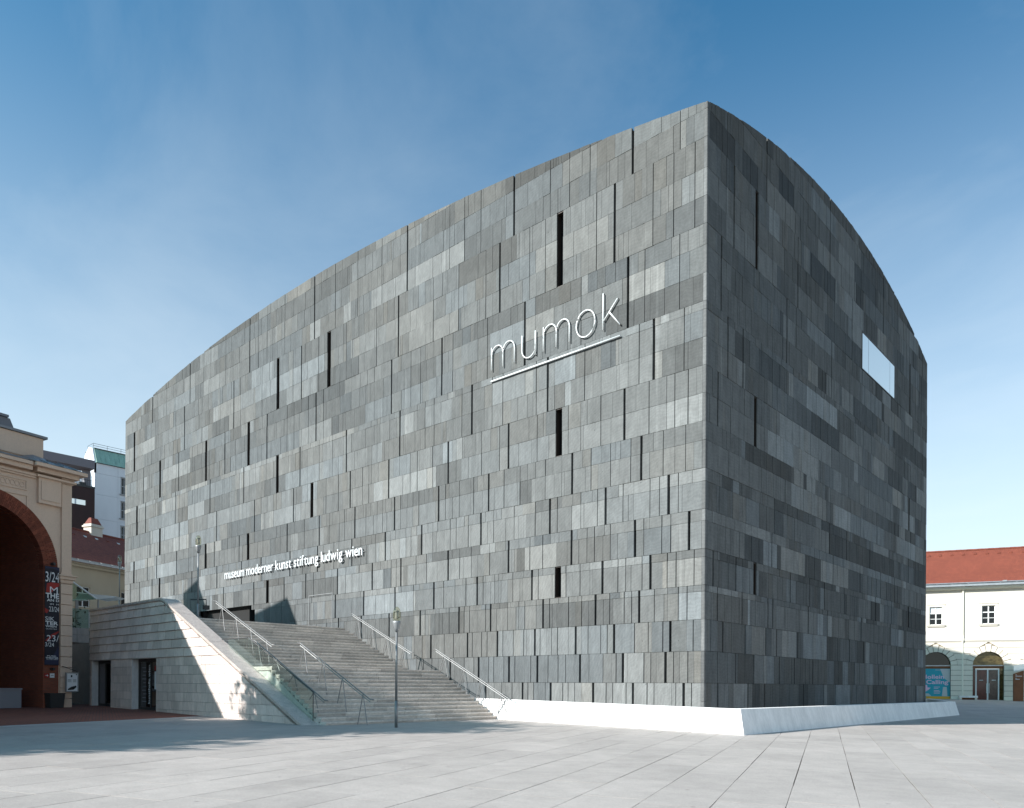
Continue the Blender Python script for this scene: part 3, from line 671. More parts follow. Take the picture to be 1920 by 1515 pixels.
cw = MB(); cw.cur = (0.2, 0.19, 0.18)   # core, leaving the door openings
cw.prism([(-19.8, Y0+0.1, 0), (-8.7, Y0+0.1, 0), (-8.7, Y0+0.1, 0.1), (-19.36, Y0+0.1, 5.17), (-19.8, Y0+0.1, 5.17)], (0, 0.46, 0))
cw.box(-24.8, -22.4, Y0+0.1, -11.46, 0, 5.17); cw.box(-27.45, -27.2, Y0+0.1, -11.46, 0, 5.17)
cw.box(-27.19, -24.81, Y0+0.1, -11.46, 2.76, 5.17); cw.box(-22.39, -19.81, Y0+0.1, -11.46, 2.76, 5.17)
cw.cur = (0.62, 0.61, 0.60)
for d0, d1 in DOORS:   # stone jambs of the recesses
    cw.box(d0+0.001, d0+0.03, Y0+0.015, Y0+0.62, 0, 2.72); cw.box(d1-0.03, d1-0.001, Y0+0.015, Y0+0.62, 0, 2.72); cw.box(d0+0.001, d1-0.001, Y0+0.02, Y0+0.62, 2.722, 2.758)
cw.build('wall_core', 'lime', sw_, off=WO)
cp = MB()
th = 0.1; yo, yi = -12.10, -11.42
xs_ = [-27.5]+[-27.5+1.35*i for i in range(1, 6)]+[-19.5]
for a, b in zip(xs_, xs_[1:]):
    m2 = MB(); m2.box(a+0.004, b-0.004, yo, yi, 5.20, 5.30); m2.build('coping_stone', 'coping', sw_, off=WO, loc=Vector((a, yo, 5.2))-WO)
# rounded shoulder then the long slope
cur = [(-19.5, 5.30), (-19.3, 5.29), (-19.1, 5.24), (-18.9, 5.16)]
m2 = MB()
for a, b in zip(cur, cur[1:]): m2.prism([(a[0], yo, a[1]-th), (b[0], yo, b[1]-th), (b[0], yo, b[1]), (a[0], yo, a[1])], (0, yi-yo, 0))
m2.build('coping_stone', 'coping', sw_, off=WO, loc=Vector((-19.5, yo, 5.2))-WO)
n_ = 8; xa, za, xb, zb = -18.9, 5.16, -8.28, 0.19
for i in range(n_):
    a = i/n_; b = (i+1)/n_
    q = [(xa+(xb-xa)*k, za+(zb-za)*k) for k in (a+0.0004, b-0.0004)]
    m2 = MB(); m2.prism([(q[0][0], yo, q[0][1]-th*1.1), (q[1][0], yo, q[1][1]-th*1.1), (q[1][0], yo, q[1][1]), (q[0][0], yo, q[0][1])], (0, yi-yo, 0))
    m2.build('coping_stone', 'coping', sw_, off=WO, loc=Vector((q[0][0], yo, q[0][1]))-WO)
# doors
for i, (d0, d1) in enumerate(DOORS):
    zb_ = G((d0+d1)/2, Y0)-0.01; yd = Y0+0.36; o0_, o1_ = d0, d1; d0 += 0.031; d1 -= 0.031
    fr = MB(); c = Vector(((d0+d1)/2, yd, zb_))
    mid = d0+(0.9 if i == 0 else 1.3)
    for a, b in ((d0+0.002, d0+0.09), (mid-0.045, mid+0.045), (d1-0.09, d1-0.002)): fr.box(a, b, yd-0.06, yd, zb_, 2.72)
    fr.box(d0+0.092, mid-0.047, yd-0.05, yd, 2.58, 2.718); fr.box(mid+0.047, d1-0.092, yd-0.05, yd, 2.58, 2.718)
    fr.box(d0+0.092, mid-0.047, yd-0.05, yd, zb_, zb_+0.14); fr.box(mid+0.047, d1-0.092, yd-0.05, yd, zb_, zb_+0.14)
    dr = fr.build('door', 'dark_metal', sw_, off=WO, loc=c-WO)
    dr['label'] = ('plain grey leaf door in the left recess', 'glazed door with white vertical lettering in the right recess')[i]
    pn = MB(); pn.box(d0+0.095, mid-0.05, yd-0.03, yd-0.01, zb_+0.145, 2.575)
    pn.build('door_leaf' if i == 0 else 'pane', 'container' if i == 0 else 'dark_glass', dr, off=c)
    pn = MB(); pn.box(mid+0.05, d1-0.095, yd-0.03, yd-0.01, zb_+0.145, 2.575); pn.build('pane', 'dark_glass', dr, off=c)
    if i == 1:
        tx = MB(); put_text(tx, 'kunsthalle wien', mid-0.10, 0.70, 1.75, 0.20, yd-0.034, 0, 0.02, rot=True)
        tx.build('lettering', 'ink_white', dr, off=c)
        tx = MB()
        for q in range(10): tx.box(d0+0.35+0.05*(q % 3), mid-0.5-0.06*(q % 2), yd-0.036, yd-0.032, 0.78+0.17*q, 0.815+0.17*q)
        tx.build('small_print', 'container', dr, off=c)
        tx = MB(); tx.box(mid+0.35, d1-0.2, yd-0.036, yd-0.032, 1.35, 2.15); tx.build('notice', 'ink_white', dr, off=c)
        tx = MB(); tx.box(mid+0.35, d1-0.2, yd-0.037, yd-0.031, 2.2, 2.4); tx.build('notice', 'ink_red', dr, off=c)
bk = MB(); bk.box(-27.3, -19.7, -10.9, -10.8, 0, 3); bk.build('back_wall', 'dark_gap', sw_, off=WO)

# ------------------------------------------------------------------ glass balustrade and handrails
bal = thing('glass_balustrade', 'clear greenish glass balustrade on the coping left of the lower stairs', 'balustrade', (-11, -11.55, 2))
BO = Vector(bal.location)
yg = -11.52
def cz(x): return 5.16-(x+18.9)*0.468
top_ = [(-14.99, 3.36), (-12.93, 3.36), (-11.5, 2.69), (-10.05, 2.02), (-8.62, 1.35)]
gx = [-14.5, -12.93, -11.5, -10.05, -8.62]
for a, b in zip(gx, gx[1:]):
    f = lambda x: 3.36 if x <= -12.93 else 3.36-(x+12.93)*0.4664
    m2 = MB(); m2.prism([(a+0.01, yg, cz(a)+0.0), (b-0.01, yg, cz(b)), (b-0.01, yg, f(b)), (a+0.01, yg, max(f(a), cz(a)+0.02))], (0, 0.015, 0))
    m2.build('glass_pane', 'clear_glass', bal, off=BO)
m2 = MB(); m2.tube([(x, yg, z+0.015) for x, z in top_], 0.02, 6); m2.tube([(-8.62, yg, 1.36), (-8.62, yg, 0.36)], 0.016, 6)
m2.build('edge_rail', 'dark_metal', bal, off=BO)

def zst(x):
    z = G(x, -7)
    for a, b in allst:
        if x <= a: z = b
    return z
def handrail(y, path, posts, label, twin=False, dark=False):
    c = Vector((path[0][0], y, zst(path[0][0])))
    t = thing('handrail', label, 'handrail', c, group='steel handrails on the staircase')
    m2 = MB(); m2.tube([(x, y, z) for x, z in path], 0.021, 8); m2.build('rail', 'steel', t, off=c, smooth=True)
    m2 = MB(); m2.tube([(x, y, z-0.09) for x, z in path[1:-1]], 0.016, 6); m2.build('under_rail', 'steel', t, off=c)
    for x, z, f0, f1 in posts:
        m2 = MB()
        for dxx in ((0.0, 0.10) if twin else (0.0,)):
            for f in (f0, f1): m2.tube([(x+dxx*0.3, y+dxx, z), (f+dxx*0.3, y+dxx, zst(f))], 0.017, 6)
        m2.build('post', 'steel', t, off=c)
def slopeposts(xs, zf, spread=0.55): return [(x, zf(x), x-spread*0.55, x+spread*0.45) for x in xs]
l1 = lambda x: 5.25-(x+18.2)*0.4465
handrail(-10.15, [(-18.45, 5.27), (-18.2, 5.25), (-13.6, l1(-13.6)), (-13.35, 3.2)], slopeposts((-17.65, -16.45, -15.25, -14.0), l1), 'steel handrail on V posts, upper left flight, lower end curled')
l3 = lambda x: 3.19-(x+11.57)*0.48
handrail(-10.15, [(-11.75, 3.2), (-11.57, 3.19), (-7.25, l3(-7.25)), (-7.05, 1.11)], slopeposts((-11.3, -10.05, -8.85, -7.65), l3), 'steel handrail on V posts standing alone on the lower flight')
l2 = lambda x: 3.28-(x+13.0)*0.478
handrail(-11.22, [(-13.5, 3.36), (-13.0, 3.28), (-8.4, l2(-8.4)), (-8.2, 1.07)], slopeposts((-12.75, -11.5, -10.3, -9.0), l2), 'steel handrail behind the glass balustrade, lower left flight')
handrail(-3.05, [(-18.05, 5.2), (-17.92, 5.19), (-13.45, 3.15), (-13.2, 3.12)], slopeposts((-17.5, -16.35, -15.2, -13.95), lambda x: 5.19-(x+17.92)*0.456), 'steel handrail at the museum side of the upper flight', True)
handrail(-3.05, [(-11.85, 3.24), (-11.69, 3.23), (-7.3, 1.1), (-7.1, 1.06)], slopeposts((-11.15, -9.95, -8.85, -7.7), lambda x: 3.23-(x+11.69)*0.482), 'steel handrail at the museum side of the lower flight, ending over the white plinth', True)

# ------------------------------------------------------------------ street lamps
def lamp(x, y, z, h, label, rad=0.042, bracket=False):
    t = thing('street_lamp', label, 'street lamp', (x, y, z), group='slender steel lamps with glass capsule heads')
    m2 = MB(); m2.tube([(0, 0, 0), (0, 0, 0.9)], rad*1.25, 10); m2.tube([(0, 0, 0.9), (0, 0, h-0.80)], rad, 10, rad*0.85); m2.build('pole', 'steel' if not bracket else 'grey_metal', t, smooth=True)
    m2 = MB(); m2.lathe((0, 0, h-0.84), [(0.045, 0), (0.09, 0.12), (0.128, 0.30), (0.132, 0.36), (0.10, 0.37)], 16); m2.build('lamp_cone', 'grey_metal', t, smooth=True)
    m2 = MB(); m2.lathe((0, 0, h-0.47), [(0.115, 0), (0.13, 0.12), (0.128, 0.28), (0.10, 0.40), (0.05, 0.46), (0.015, 0.475)], 16); m2.build('glass_globe', 'lamp_glass', t, smooth=True)
    m2 = MB(); m2.lathe((0, 0, h-0.40), [(0.07, 0), (0.07, 0.06), (0.05, 0.07), (0.05, 0.22), (0.085, 0.24), (0.085, 0.27)], 12); m2.build('lamp_core', 'grey_metal', t)
    if bracket:
        m2 = MB(); m2.tube([(-0.35, -0.2, 1.1), (0.3, 0.25, 1.1), (0.3, 0.25, 0.8)], 0.03, 6); m2.box(0.22, 0.38, 0.12, 0.38, 0.62, 0.82); m2.build('camera_bracket', 'dark_metal', t)
    return t
lamp(-5.93, -10.09, G(-5.93, -10.09), 4.02, 'slender steel street lamp with glass capsule head before the broad stairs')
lamp(-21.3, -9.46, 4.5, 4.13, 'street lamp with a camera bracket on the terrace above the side wall', bracket=True)
lamp(-42.29, -4.95, 6.5, 4.06, 'distant street lamp before the beige house at the museum wall edge', bracket=False)

# ------------------------------------------------------------------ lettering on the museum
ns = thing('neon_sign', 'white tube lettering sign mumok with underline on the sunlit museum wall', 'sign', (-7.3, -0.3, 16.3))
NO = Vector(ns.location); yt = -0.085
def arcp(cx, cz_, rx, rz, a0, a1, n=12): return [(cx+rx*math.cos(R(a0+(a1-a0)*i/n)), yt, cz_+rz*math.sin(R(a0+(a1-a0)*i/n))) for i in range(n+1)]
def KN(q): return (CAM.x+(q[0]-CAM.x)*1.0101, q[1], CAM.z+(q[2]-CAM.z)*1.0101)
def glyph(paths, xs):
    m2 = MB()
    for p in paths: m2.tube([KN(q) for q in p], 0.031, 8)
    back = MB()
    for p in paths:
        m = KN(p[len(p)//2]); back.tube([(m[0], yt, m[2]), (m[0], -0.0, m[2])], 0.02, 6)
    o = m2.build('letter', 'white_tube', ns, off=NO, smooth=True)
    back.build('bracket', 'dark_metal', o, off=NO)
def mm(x0, x1, x2):
    b, tp = 16.43, 17.51; r1 = (x1-x0)/2; r2 = (x2-x1)/2
    return [[(x0, yt, b), (x0, yt, tp)], [(x0, yt, 17.0)]+arcp(x0+r1, 17.13, r1, 0.39, 180, 0)+[(x1, yt, b)], [(x1, yt, 17.0)]+arcp(x1+r2, 17.13, r2, 0.39, 180, 0)+[(x2, yt, b)]]
glyph(mm(-10.89, -10.17, -9.45), 0)
glyph([[(-8.99, yt, 17.51), (-8.99, yt, 16.85)]+arcp(-8.595, 16.82, 0.395, 0.41, 180, 360)+[(-8.2, yt, 16.9)], [(-8.2, yt, 17.51), (-8.2, yt, 16.43)]], 0)
glyph(mm(-7.73, -7.0, -6.28), 0)
glyph([arcp(-5.42, 16.96, 0.49, 0.56, 0, 360, 28)], 0)
glyph([[(-4.52, yt, 16.41), (-4.52, yt, 17.93)], [(-4.49, yt, 16.78), (-3.8, yt, 17.5)], [(-4.22, yt, 17.07), (-3.67, yt, 16.38)]], 0)
m2 = MB(); m2.tube([KN((-10.92, yt, 15.93)), KN((-3.66, yt, 15.92))], 0.042, 8); o = m2.build('underline', 'white_tube', ns, off=NO, smooth=True)
m2 = MB()
for x in (-10.6, -9.0, -7.3, -5.6, -3.9): m2.tube([(x, yt, 16.06), (x, 0, 16.06)], 0.025, 6)
m2.build('bracket', 'dark_metal', ns, off=NO)

ls = thing('lettering_sign', 'row of small white relief letters above the museum entrance', 'sign', (-28.5, -0.2, 8.85))
LO = Vector(ls.location)
txt = 'museum moderner kunst stiftung ludwig wien'
# lay the line out once to know each letter's place
adv = []; x = 0
cache = {}
for ch in txt:
    if ch == ' ': adv.append((x, 0, ch)); x += 0.27; continue
    if ch not in cache:
        vs_, fs = text_mb(ch, extrude=0.1, bold=0.004)
        cache[ch] = (vs_, fs, min(v.x for v in vs_), max(v.x for v in vs_))
    w = cache[ch][3]-cache[ch][2]; adv.append((x, w, ch)); x += w+0.085
tot = x-0.085; xh = max(v.y for v in cache['m'][0])-min(v.y for v in cache['m'][0])
sx = 15.61/tot; sz = 0.42/xh
for x, w, ch in adv:
    if ch == ' ': continue
    vs_, fs, a, b = cache[ch]; m2 = MB()
    m2.v = [(-36.65+(x+v.x-a)*sx, -0.11-(v.z/0.1)*0.03, 8.90+v.y*sz) for v in vs_]; m2.f = list(fs); m2.t = [(0.8,)*3]*len(fs)
    m2.build('letter', 'white_tube', ls, off=LO)
m2 = MB(); m2.box(-36.2, -20.9, -0.075, -0.055, 9.08, 9.11)
for i in range(12): m2.box(-36+i*1.36, -35.97+i*1.36, -0.054, 0.03, 9.08, 9.11)
m2.build('mounting_rail', 'grey_metal', ls, off=LO)

# ------------------------------------------------------------------ helper for arched walls in a local frame (x along, y into the wall, z up)
def arch_wall(mb, s0, s1, z0, z1, cx, r, spring, y, depth, n=20, soffit=True):
    mb.face([(s0, y, z0), (cx-r, y, z0), (cx-r, y, z1), (s0, y, z1)]); mb.face([(cx+r, y, z0), (s1, y, z0), (s1, y, z1), (cx+r, y, z1)])
    pts = [(cx-r*math.cos(math.pi*i/n), spring+r*math.sin(math.pi*i/n)) for i in range(n+1)]
    for a, b in zip(pts, pts[1:]): mb.face([(a[0], y, a[1]), (b[0], y, b[1]), (b[0], y, z1), (a[0], y, z1)])
    if soffit:
        for a, b in zip([(cx-r, z0)]+pts, pts+[(cx+r, z0)]): mb.face([(a[0], y, a[1]), (b[0], y, b[1]), (b[0], y+depth, b[1]), (a[0], y+depth, a[1])])

# ------------------------------------------------------------------ arched hall on the left
hd = (-0.226, 0.974)
hall = thing('arched_hall', 'beige classical hall with a tall red brick portal arch at the left edge', 'building', (-25.52, -13.60, 0.0), math.atan2(hd[1], hd[0]))
ACX, ARI, ARO, ASP = -3.89, 2.64, 3.28, 6.8
mb = MB()
arch_wall(mb, -40, -0.0, 0.2, 11.1, ACX, ARO, ASP, 0.0, 0.0, 24, False)
mb.face([(0, 0, 0.2), (0, 14, 0.2), (0, 14, 11.1), (0, 0, 11.1)])
mb.face([(-40, 1.0, 11.9), (-0.7, 1.0, 11.9), (-0.7, 1.0, 13.0), (-40, 1.0, 13.0)]); mb.face([(-0.7, 1.0, 11.4), (-0.7, 14, 11.4), (-0.7, 14, 13.0), (-0.7, 1.0, 13.0)])
mb.face([(-40, 14, 0), (0, 14, 0), (0, 14, 13.0), (-40, 14, 13.0)]); mb.face([(-40, 0, 0), (-40, 14, 0), (-40, 14, 13), (-40, 0, 13)])
mb.build('wall', 'stucco', hall)
mb = MB(); mb.box(-1.55, -0.52, -0.16, -0.002, 9.75, 11.0); mb.box(-1.45, -0.60, -0.20, -0.162, 9.9, 10.75); mb.box(-40, -0.75, 1.9-0.9, 1.0-0.06, 12.0, 12.98); mb.build('raised_panel', 'stucco', hall)
# pilaster of stacked blocks with open joints
z = 0.42; k = 0
while z < 6.3:
    m2 = MB(); m2.box(-0.50, 0.04, -0.13, 0.30, z, z+0.455); m2.build('pilaster_block', 'stucco', hall); z += 0.485
m2 = MB(); m2.box(-0.46, 0.0, -0.10, 0.25, 6.72, 10.85); m2.box(-0.50, 0.04, -0.14, 0.3, 10.86, 11.05); m2.box(-0.54, 0.08, -0.2, 0.35, 11.055, 11.09); m2.build('pilaster', 'stucco', hall)
m2 = MB(); m2.box(-0.54, 0.06, -0.16, 0.3, 6.28, 6.42); m2.box(-0.60, 0.14, -0.24, 0.4, 6.425, 6.56); m2.box(-0.66, 0.22, -0.30, 0.45, 6.565, 6.62); m2.box(-0.5, 0.02, -0.12, 0.28, 6.625, 6.718); m2.build('impost_moulding', 'stucco', hall)
# entablature
m2 = MB()
for a, b, y0, z0, z1 in ((-40, -1.62, -0.10, 10.82, 10.9), (-40, -1.62, -0.16, 10.905, 11.0), (-40, -1.9, -0.32, 11.105, 11.3), (-40, -1.95, -0.45, 11.305, 11.46),
                         (-1.66, 0.12, -0.28, 10.905, 11.0), (-1.72, 0.2, -0.36, 11.105, 11.3), (-1.9, 0.45, -0.62, 11.305, 11.46)):
    m2.box(a, b, y0, 0.6, z0, z1)
m2.build('cornice', 'stucco', hall)
m2 = MB(); m2.face([(-40, -0.47, 11.47), (-1.9, -0.47, 11.47), (-1.9, 0.98, 11.95), (-40, 0.98, 11.95)]); 
m2.face([(-1.95, -0.64, 11.47), (0.5, -0.64, 11.47), (0.0, 1.1, 12.05), (-1.4, 0.6, 12.05)]); m2.face([(0.5, -0.64, 11.47), (0.5, 6, 11.47), (-0.65, 6, 12.3), (0.0, 1.1, 12.05)]); m2.face([(-1.95, -0.64, 11.47), (-1.4, 0.6, 12.05), (-1.9, 0.9, 11.9)])
for x in (-1.4, -0.7, -0.1): m2.tube([(x, -0.62, 11.50), (x*0.9-0.1, 0.75, 12.0)], 0.025, 4)
m2.build('metal_roof', 'zinc', hall)
m2 = MB(); m2.box(-40, -0.58, 0.85, 14.2, 13.0, 13.11); m2.build('attic_coping', 'zinc', hall)
# ornament frieze and mouldings over the arch
m2 = MB()
for x0, x1, z0, z1 in ((-9, -1.98, 10.62, 10.68), (-9, -1.98, 10.2, 10.25), (-2.03, -1.98, 10.255, 10.615), (-9, -1.95, 9.95, 10.0), (-2.0, -1.95, 9.3, 9.945)): m2.box(x0, x1, -0.045, -0.002, z0, z1)
m2.build('frame_moulding', 'stucco', hall)
m2 = MB()
for i in range(34):
    cxx = -2.2-0.2*i
    m2.tube([(cxx+0.09*math.cos(q*0.7), -0.012, 10.43+0.12*math.sin(q*0.7)) for q in range(9)], 0.016, 4)
m2.build('frieze_ornament', 'stucco', hall)
# brick arch ring of separate voussoirs, brick pier, passage
ring = 118; m2 = MB()
for i in range(ring):
    a0, a1 = math.pi*i/ring+0.0012, math.pi*(i+1)/ring-0.0012
    for r0, r1 in (((ARI, ARI+0.31), (ARI+0.32, ARO)) if i % 2 else ((ARI, ARI+0.20), (ARI+0.21, ARI+0.43), (ARI+0.44, ARO))):
        t = rnd.uniform(0.75, 1.2); m2.cur = (0.21*t, 0.058*t, 0.032*t); o_ = rnd.uniform(0, 0.006)
        P = lambda r, a: (ACX+r*math.cos(a), -0.05-o_, ASP+r*math.sin(a))
        m2.prism([P(r0, a0), P(r1, a0), P(r1, a1), P(r0, a1)], (0, 0.4, 0), back=False)
o = m2.build('arch_brick', 'brick_ring', hall); o['kind'] = 'stuff'
for a, b in ((-1.25, -0.55), (-7.23, -6.53)): m2 = MB(); m2.box(a, b, -0.05, 0.35, 0.2, 6.795); m2.build('brick_pier', 'brick', hall)
m2 = MB(); n = 20
pts = [(ACX+ARI, 0.2)]+[(ACX+ARI*math.cos(math.pi*i/n), ASP+ARI*math.sin(math.pi*i/n)) for i in range(n+1)]+[(ACX-ARI, 0.2)]
for a, b in zip(pts, pts[1:]): m2.face([(a[0], 0.34, a[1]), (b[0], 0.34, b[1]), (b[0], 12, b[1]), (a[0], 12, a[1])])
m2.build('passage_vault', 'brick_in', hall)
m2 = MB(); m2.face([(-7, 11.9, 0), (-1, 11.9, 0), (-1, 11.9, 10), (-7, 11.9, 10)]); m2.box(-6.3, -1.4, 5.5, 5.6, 0.2, 9.4); m2.build('passage_end', 'dark_gap', hall)
# roof lights
m2 = MB(); m2.box(-40, -2.28, 2.3, 4.6, 13.95, 14.25); m2.prism([(-2.2, 2.1, 13.88), (-1.6, 2.1, 13.88), (-1.35, 2.1, 13.3), (-1.9, 2.1, 13.3)], (0, 1.5, 0)); m2.box(-2.27, -1.7, 2.0, 3.5, 13.89, 14.0); m2.build('roof_light_frame', 'container', hall)
m2 = MB(); m2.box(-40, -2.4, 2.6, 4.4, 13.2, 13.945); m2.build('roof_light_glass', 'dark_glass', hall)
m2 = MB(); m2.box(-0.55, -0.35, 2.5, 3.0, 12.1, 12.55); m2.build('floodlight', 'grey_metal', hall)
# unseen slant-topped blocks, added and shaped to throw the shadows on the museum wall
saw = thing('shadow_caster', 'unseen slant-topped blocks added behind the arched hall to throw shadows on the museum wall', 'building', (-49, -24, 0))
SWO = Vector(saw.location)
m2 = MB(); m2.cur = (0.3, 0.3, 0.3)
m2.prism([(-42.4, -38, 6), (-37.8, -38, 6), (-37.8, -38, 20.45), (-42.4, -38, 19.5)], (0, 17.9, 0)); m2.prism([(-52.1, -38, 6), (-49.9, -38, 6), (-49.9, -38, 22.6), (-52.1, -38, 21.8)], (0, 17.9, 0))
m2.build('caster_block', 'stucco', saw, off=SWO)

# things at the portal
bt = thing('hanging_banner', 'dark theatre banner with white lettering hung on the red brick pier', 'banner', (-25.52, -13.60, 0), math.atan2(hd[1], hd[0]))
m2 = MB(); m2.box(-1.22, -0.57, -0.115, -0.10, 2.43, 6.94); m2.build('cloth', 'banner', bt)
def bz(yc): return 6.94-(yc-97)*(4.51/883)
def bs(xc): return -1.22+(xc-383)*(0.65/132)
def patch(pts, mat, y=-0.118):
    q = MB(); q.face([(bs(x), y, bz(yy)) for x, yy in pts]); return q.build('colour_patch', mat, bt)
patch([(383, 120), (383, 98), (515, 98), (515, 128), (450, 112)], 'ink_blue'); patch([(392, 330), (400, 250), (440, 237), (515, 240), (515, 262), (470, 300), (440, 332)], 'ink_red')
patch([(383, 975), (383, 930), (420, 940), (470, 880), (515, 800), (515, 975)], 'ink_blue'); patch([(385, 762), (450, 700), (515, 670), (515, 680), (455, 730), (410, 770)], 'ink_red'); patch([(383, 510), (383, 470), (420, 490), (400, 520)], 'ink_red')
m2 = MB()
for body, x0, x1, y0, y1, bo in (('3/24', 386, 513, 145, 235, 0), ('M', 427, 500, 277, 335, 0), ('THE', 388, 513, 335, 380, 0.03), ('AN D', 400, 514, 387, 410, 0.02), ('IM  M', 430, 510, 427, 440, 0), ('23/24', 420, 513, 455, 500, 0),
                                 ('SIK', 386, 470, 547, 583, 0), ('TER', 386, 505, 588, 620, 0.03), ('WIEN', 388, 490, 624, 642, 0.02), ('QUARTIER', 392, 495, 652, 662, 0), ('23/', 400, 513, 712, 768, 0), ('3/24', 386, 468, 778, 815, 0),
                                 ('MUSIK', 405, 490, 893, 905, 0), ('THEATER', 390, 508, 909, 923, 0.03), ('AN DER WIEN', 398, 503, 926, 934, 0)):
    m2 = MB(); put_text(m2, body, bs(x0), bz(y1), bs(x1)-bs(x0), bz(y0)-bz(y1), -0.122, 0, bo); m2.build('print', 'ink_white', bt)
m2 = MB(); m2.box(-0.95, -0.85, -0.3, -0.02, 7.0, 7.12); m2.box(-0.95, -0.85, -0.3, -0.02, 2.2, 2.3); m2.build('bracket', 'dark_metal', bt)
def hall_thing(name, label, cat, s, y, z, group=None):
    v = hall_m @ Vector((s, y, z)); return thing(name, label, cat, v, math.atan2(hd[1], hd[0]), group)
hall_m = Matrix.Translation(hall.location) @ Matrix.Rotation(math.atan2(hd[1], hd[0]), 4, 'Z')
t = hall_thing('direction_sign', 'small red arrow sign on the brick pier under the banner', 'sign', -1.1, -0.06, 1.85)
m2 = MB(); m2.box(-0.1, 0.1, -0.02, 0, 0, 0.2); m2.build('plate', 'ink_red', t)
m2 = MB(); m2.box(-0.06, 0.03, -0.024, -0.021, 0.09, 0.11); m2.prism([(0.02, -0.024, 0.05), (0.07, -0.024, 0.1), (0.02, -0.024, 0.15)], (0, 0.002, 0)); m2.build('arrow', 'ink_white', t)
t = hall_thing('notice_plate', 'small white plate beside the red arrow sign on the brick pier', 'sign', -0.85, -0.06, 1.85)
m2 = MB(); m2.box(-0.1, 0.1, -0.02, 0, 0, 0.2); m2.build('plate', 'ink_white', t); m2 = MB(); m2.box(-0.06, 0.06, -0.024, -0.021, 0.09, 0.12); m2.build('print', 'container', t)
t = hall_thing('info_panel', 'white framed site map panel on a bracket at the beige pilaster', 'sign', -0.14, -0.42, 1.2)
m2 = MB()
for a, b, c, d in ((-0.30, 0.29, 0, 0.04), (-0.30, 0.29, 0.86, 0.9), (-0.30, -0.26, 0.041, 0.859), (0.25, 0.29, 0.041, 0.859)): m2.box(a, b, -0.05, 0.03, c, d)
m2.build('frame', 'grey_metal', t); m2 = MB(); m2.box(-0.259, 0.249, -0.03, 0.02, 0.041, 0.859); m2.build('sheet', 'ink_white', t)
m2 = MB(); m2.box(-0.07, 0.0, -0.034, -0.031, 0.68, 0.78); m2.box(0.17, 0.22, -0.034, -0.031, 0.78, 0.83)
for i in range(3): m2.box(-0.22, -0.04, -0.034, -0.031, 0.56-0.05*i, 0.575-0.05*i); m2.box(0.03, 0.19, -0.034, -0.031, 0.56-0.05*i, 0.575-0.05*i)
m2.prism([(-0.21, -0.034, 0.08), (0.06, -0.034, 0.10), (0.2, -0.034, 0.22), (0.18, -0.034, 0.29), (-0.04, -0.034, 0.24), (-0.2, -0.034, 0.14)], (0, 0.002, 0)); m2.build('print', 'ink_black', t)
m2 = MB(); m2.tube([(-0.3, 0.3, 1.18), (-0.28, 0.1, 1.15), (0.27, 0.0, 0.95)], 0.018, 5); m2.box(-0.03, 0.03, 0.04, 0.32, 0.3, 0.36); m2.build('bracket', 'dark_metal', t)
t = hall_thing('litter_bin', 'black litter bin at the foot of the red brick pier', 'bin', -0.86, -0.3, 0.42)
m2 = MB(); m2.prism([(-0.30, -0.2, 0.06), (0.30, -0.2, 0.06), (0.34, -0.22, 0.68), (-0.34, -0.22, 0.68)], None, pts2=[(-0.30, 0.2, 0.06), (0.30, 0.2, 0.06), (0.34, 0.22, 0.68), (-0.34, 0.22, 0.68)]); m2.build('body', 'dark_metal', t)
m2 = MB(); m2.box(-0.36, 0.36, -0.24, 0.24, 0.683, 0.73); m2.build('lid', 'dark_metal', t); m2 = MB(); m2.box(-0.26, -0.2, -0.15, 0.15, 0, 0.058); m2.box(0.2, 0.26, -0.15, 0.15, 0, 0.058); m2.build('foot', 'dark_metal', t)
t = hall_thing('storage_box', 'grey lidded storage container inside the dark portal', 'container', -2.7, 0.5, 0.44)
m2 = MB(); m2.box(-1.2, 0.62, -0.35, 0.45, 0.05, 0.86); m2.build('body', 'container', t); m2 = MB(); m2.box(-1.23, 0.65, -0.38, 0.48, 0.862, 0.93); m2.build('lid', 'container', t)
m2 = MB(); m2.box(-1.1, -1.0, -0.3, 0.4, 0, 0.048); m2.box(0.45, 0.55, -0.3, 0.4, 0, 0.048); m2.build('foot', 'dark_metal', t)

# ------------------------------------------------------------------ footbridge, passage and glass roof between hall and side wall
fb = thing('stone_balcony', 'stone balcony block bridging the dark gap between hall and side wall', 'balcony', (-27.0, -12.8, 4.1))
FO = Vector(fb.location)
pA, pB = Vector((-27.40, -13.35, 0)), Vector((-26.75, -12.35, 0))
pA, pB = Vector((-27.0, -13.7, 0)), Vector((-27.5, -12.06, 0))
for za, zb in ((3.62, 4.0), (4.01, 4.34)):
    for i in range(2):
        a = pA+(pB-pA)*(0.62*i+0.004); b = pA+(pB-pA)*((0.62 if i == 0 else 1.0)-0.004)
        m2 = MB(); m2.cur = (0.45, 0.44, 0.43); m2.prism([(a.x, a.y, za), (b.x, b.y, za), (b.x, b.y, zb), (a.x, a.y, zb)], (-2.5, -0.4, 0)); m2.build('block', 'lime', fb, off=FO)
m2 = MB(); m2.prism([(pA.x-0.1, pA.y, 4.36), (pB.x-0.1, pB.y, 4.36), (pB.x-0.1, pB.y, 5.3), (pA.x-0.1, pA.y, 5.3)], (-0.02, 0, 0)); m2.build('glass_screen', 'green_glass', fb, off=FO)
pw = thing('passage_wall', 'wall coloured near black to stand for the shade in the passage under the balcony', 'wall', (-34, -13, 0))
m2 = MB(); m2.cur = (0.05, 0.042, 0.036); m2.box(-35, -34.8, -18, -11.0, 0, 4.3); m2.build('wall', 'lime', pw, off=Vector(pw.location))  # near-black tone puts the shade of the passage into the wall colour
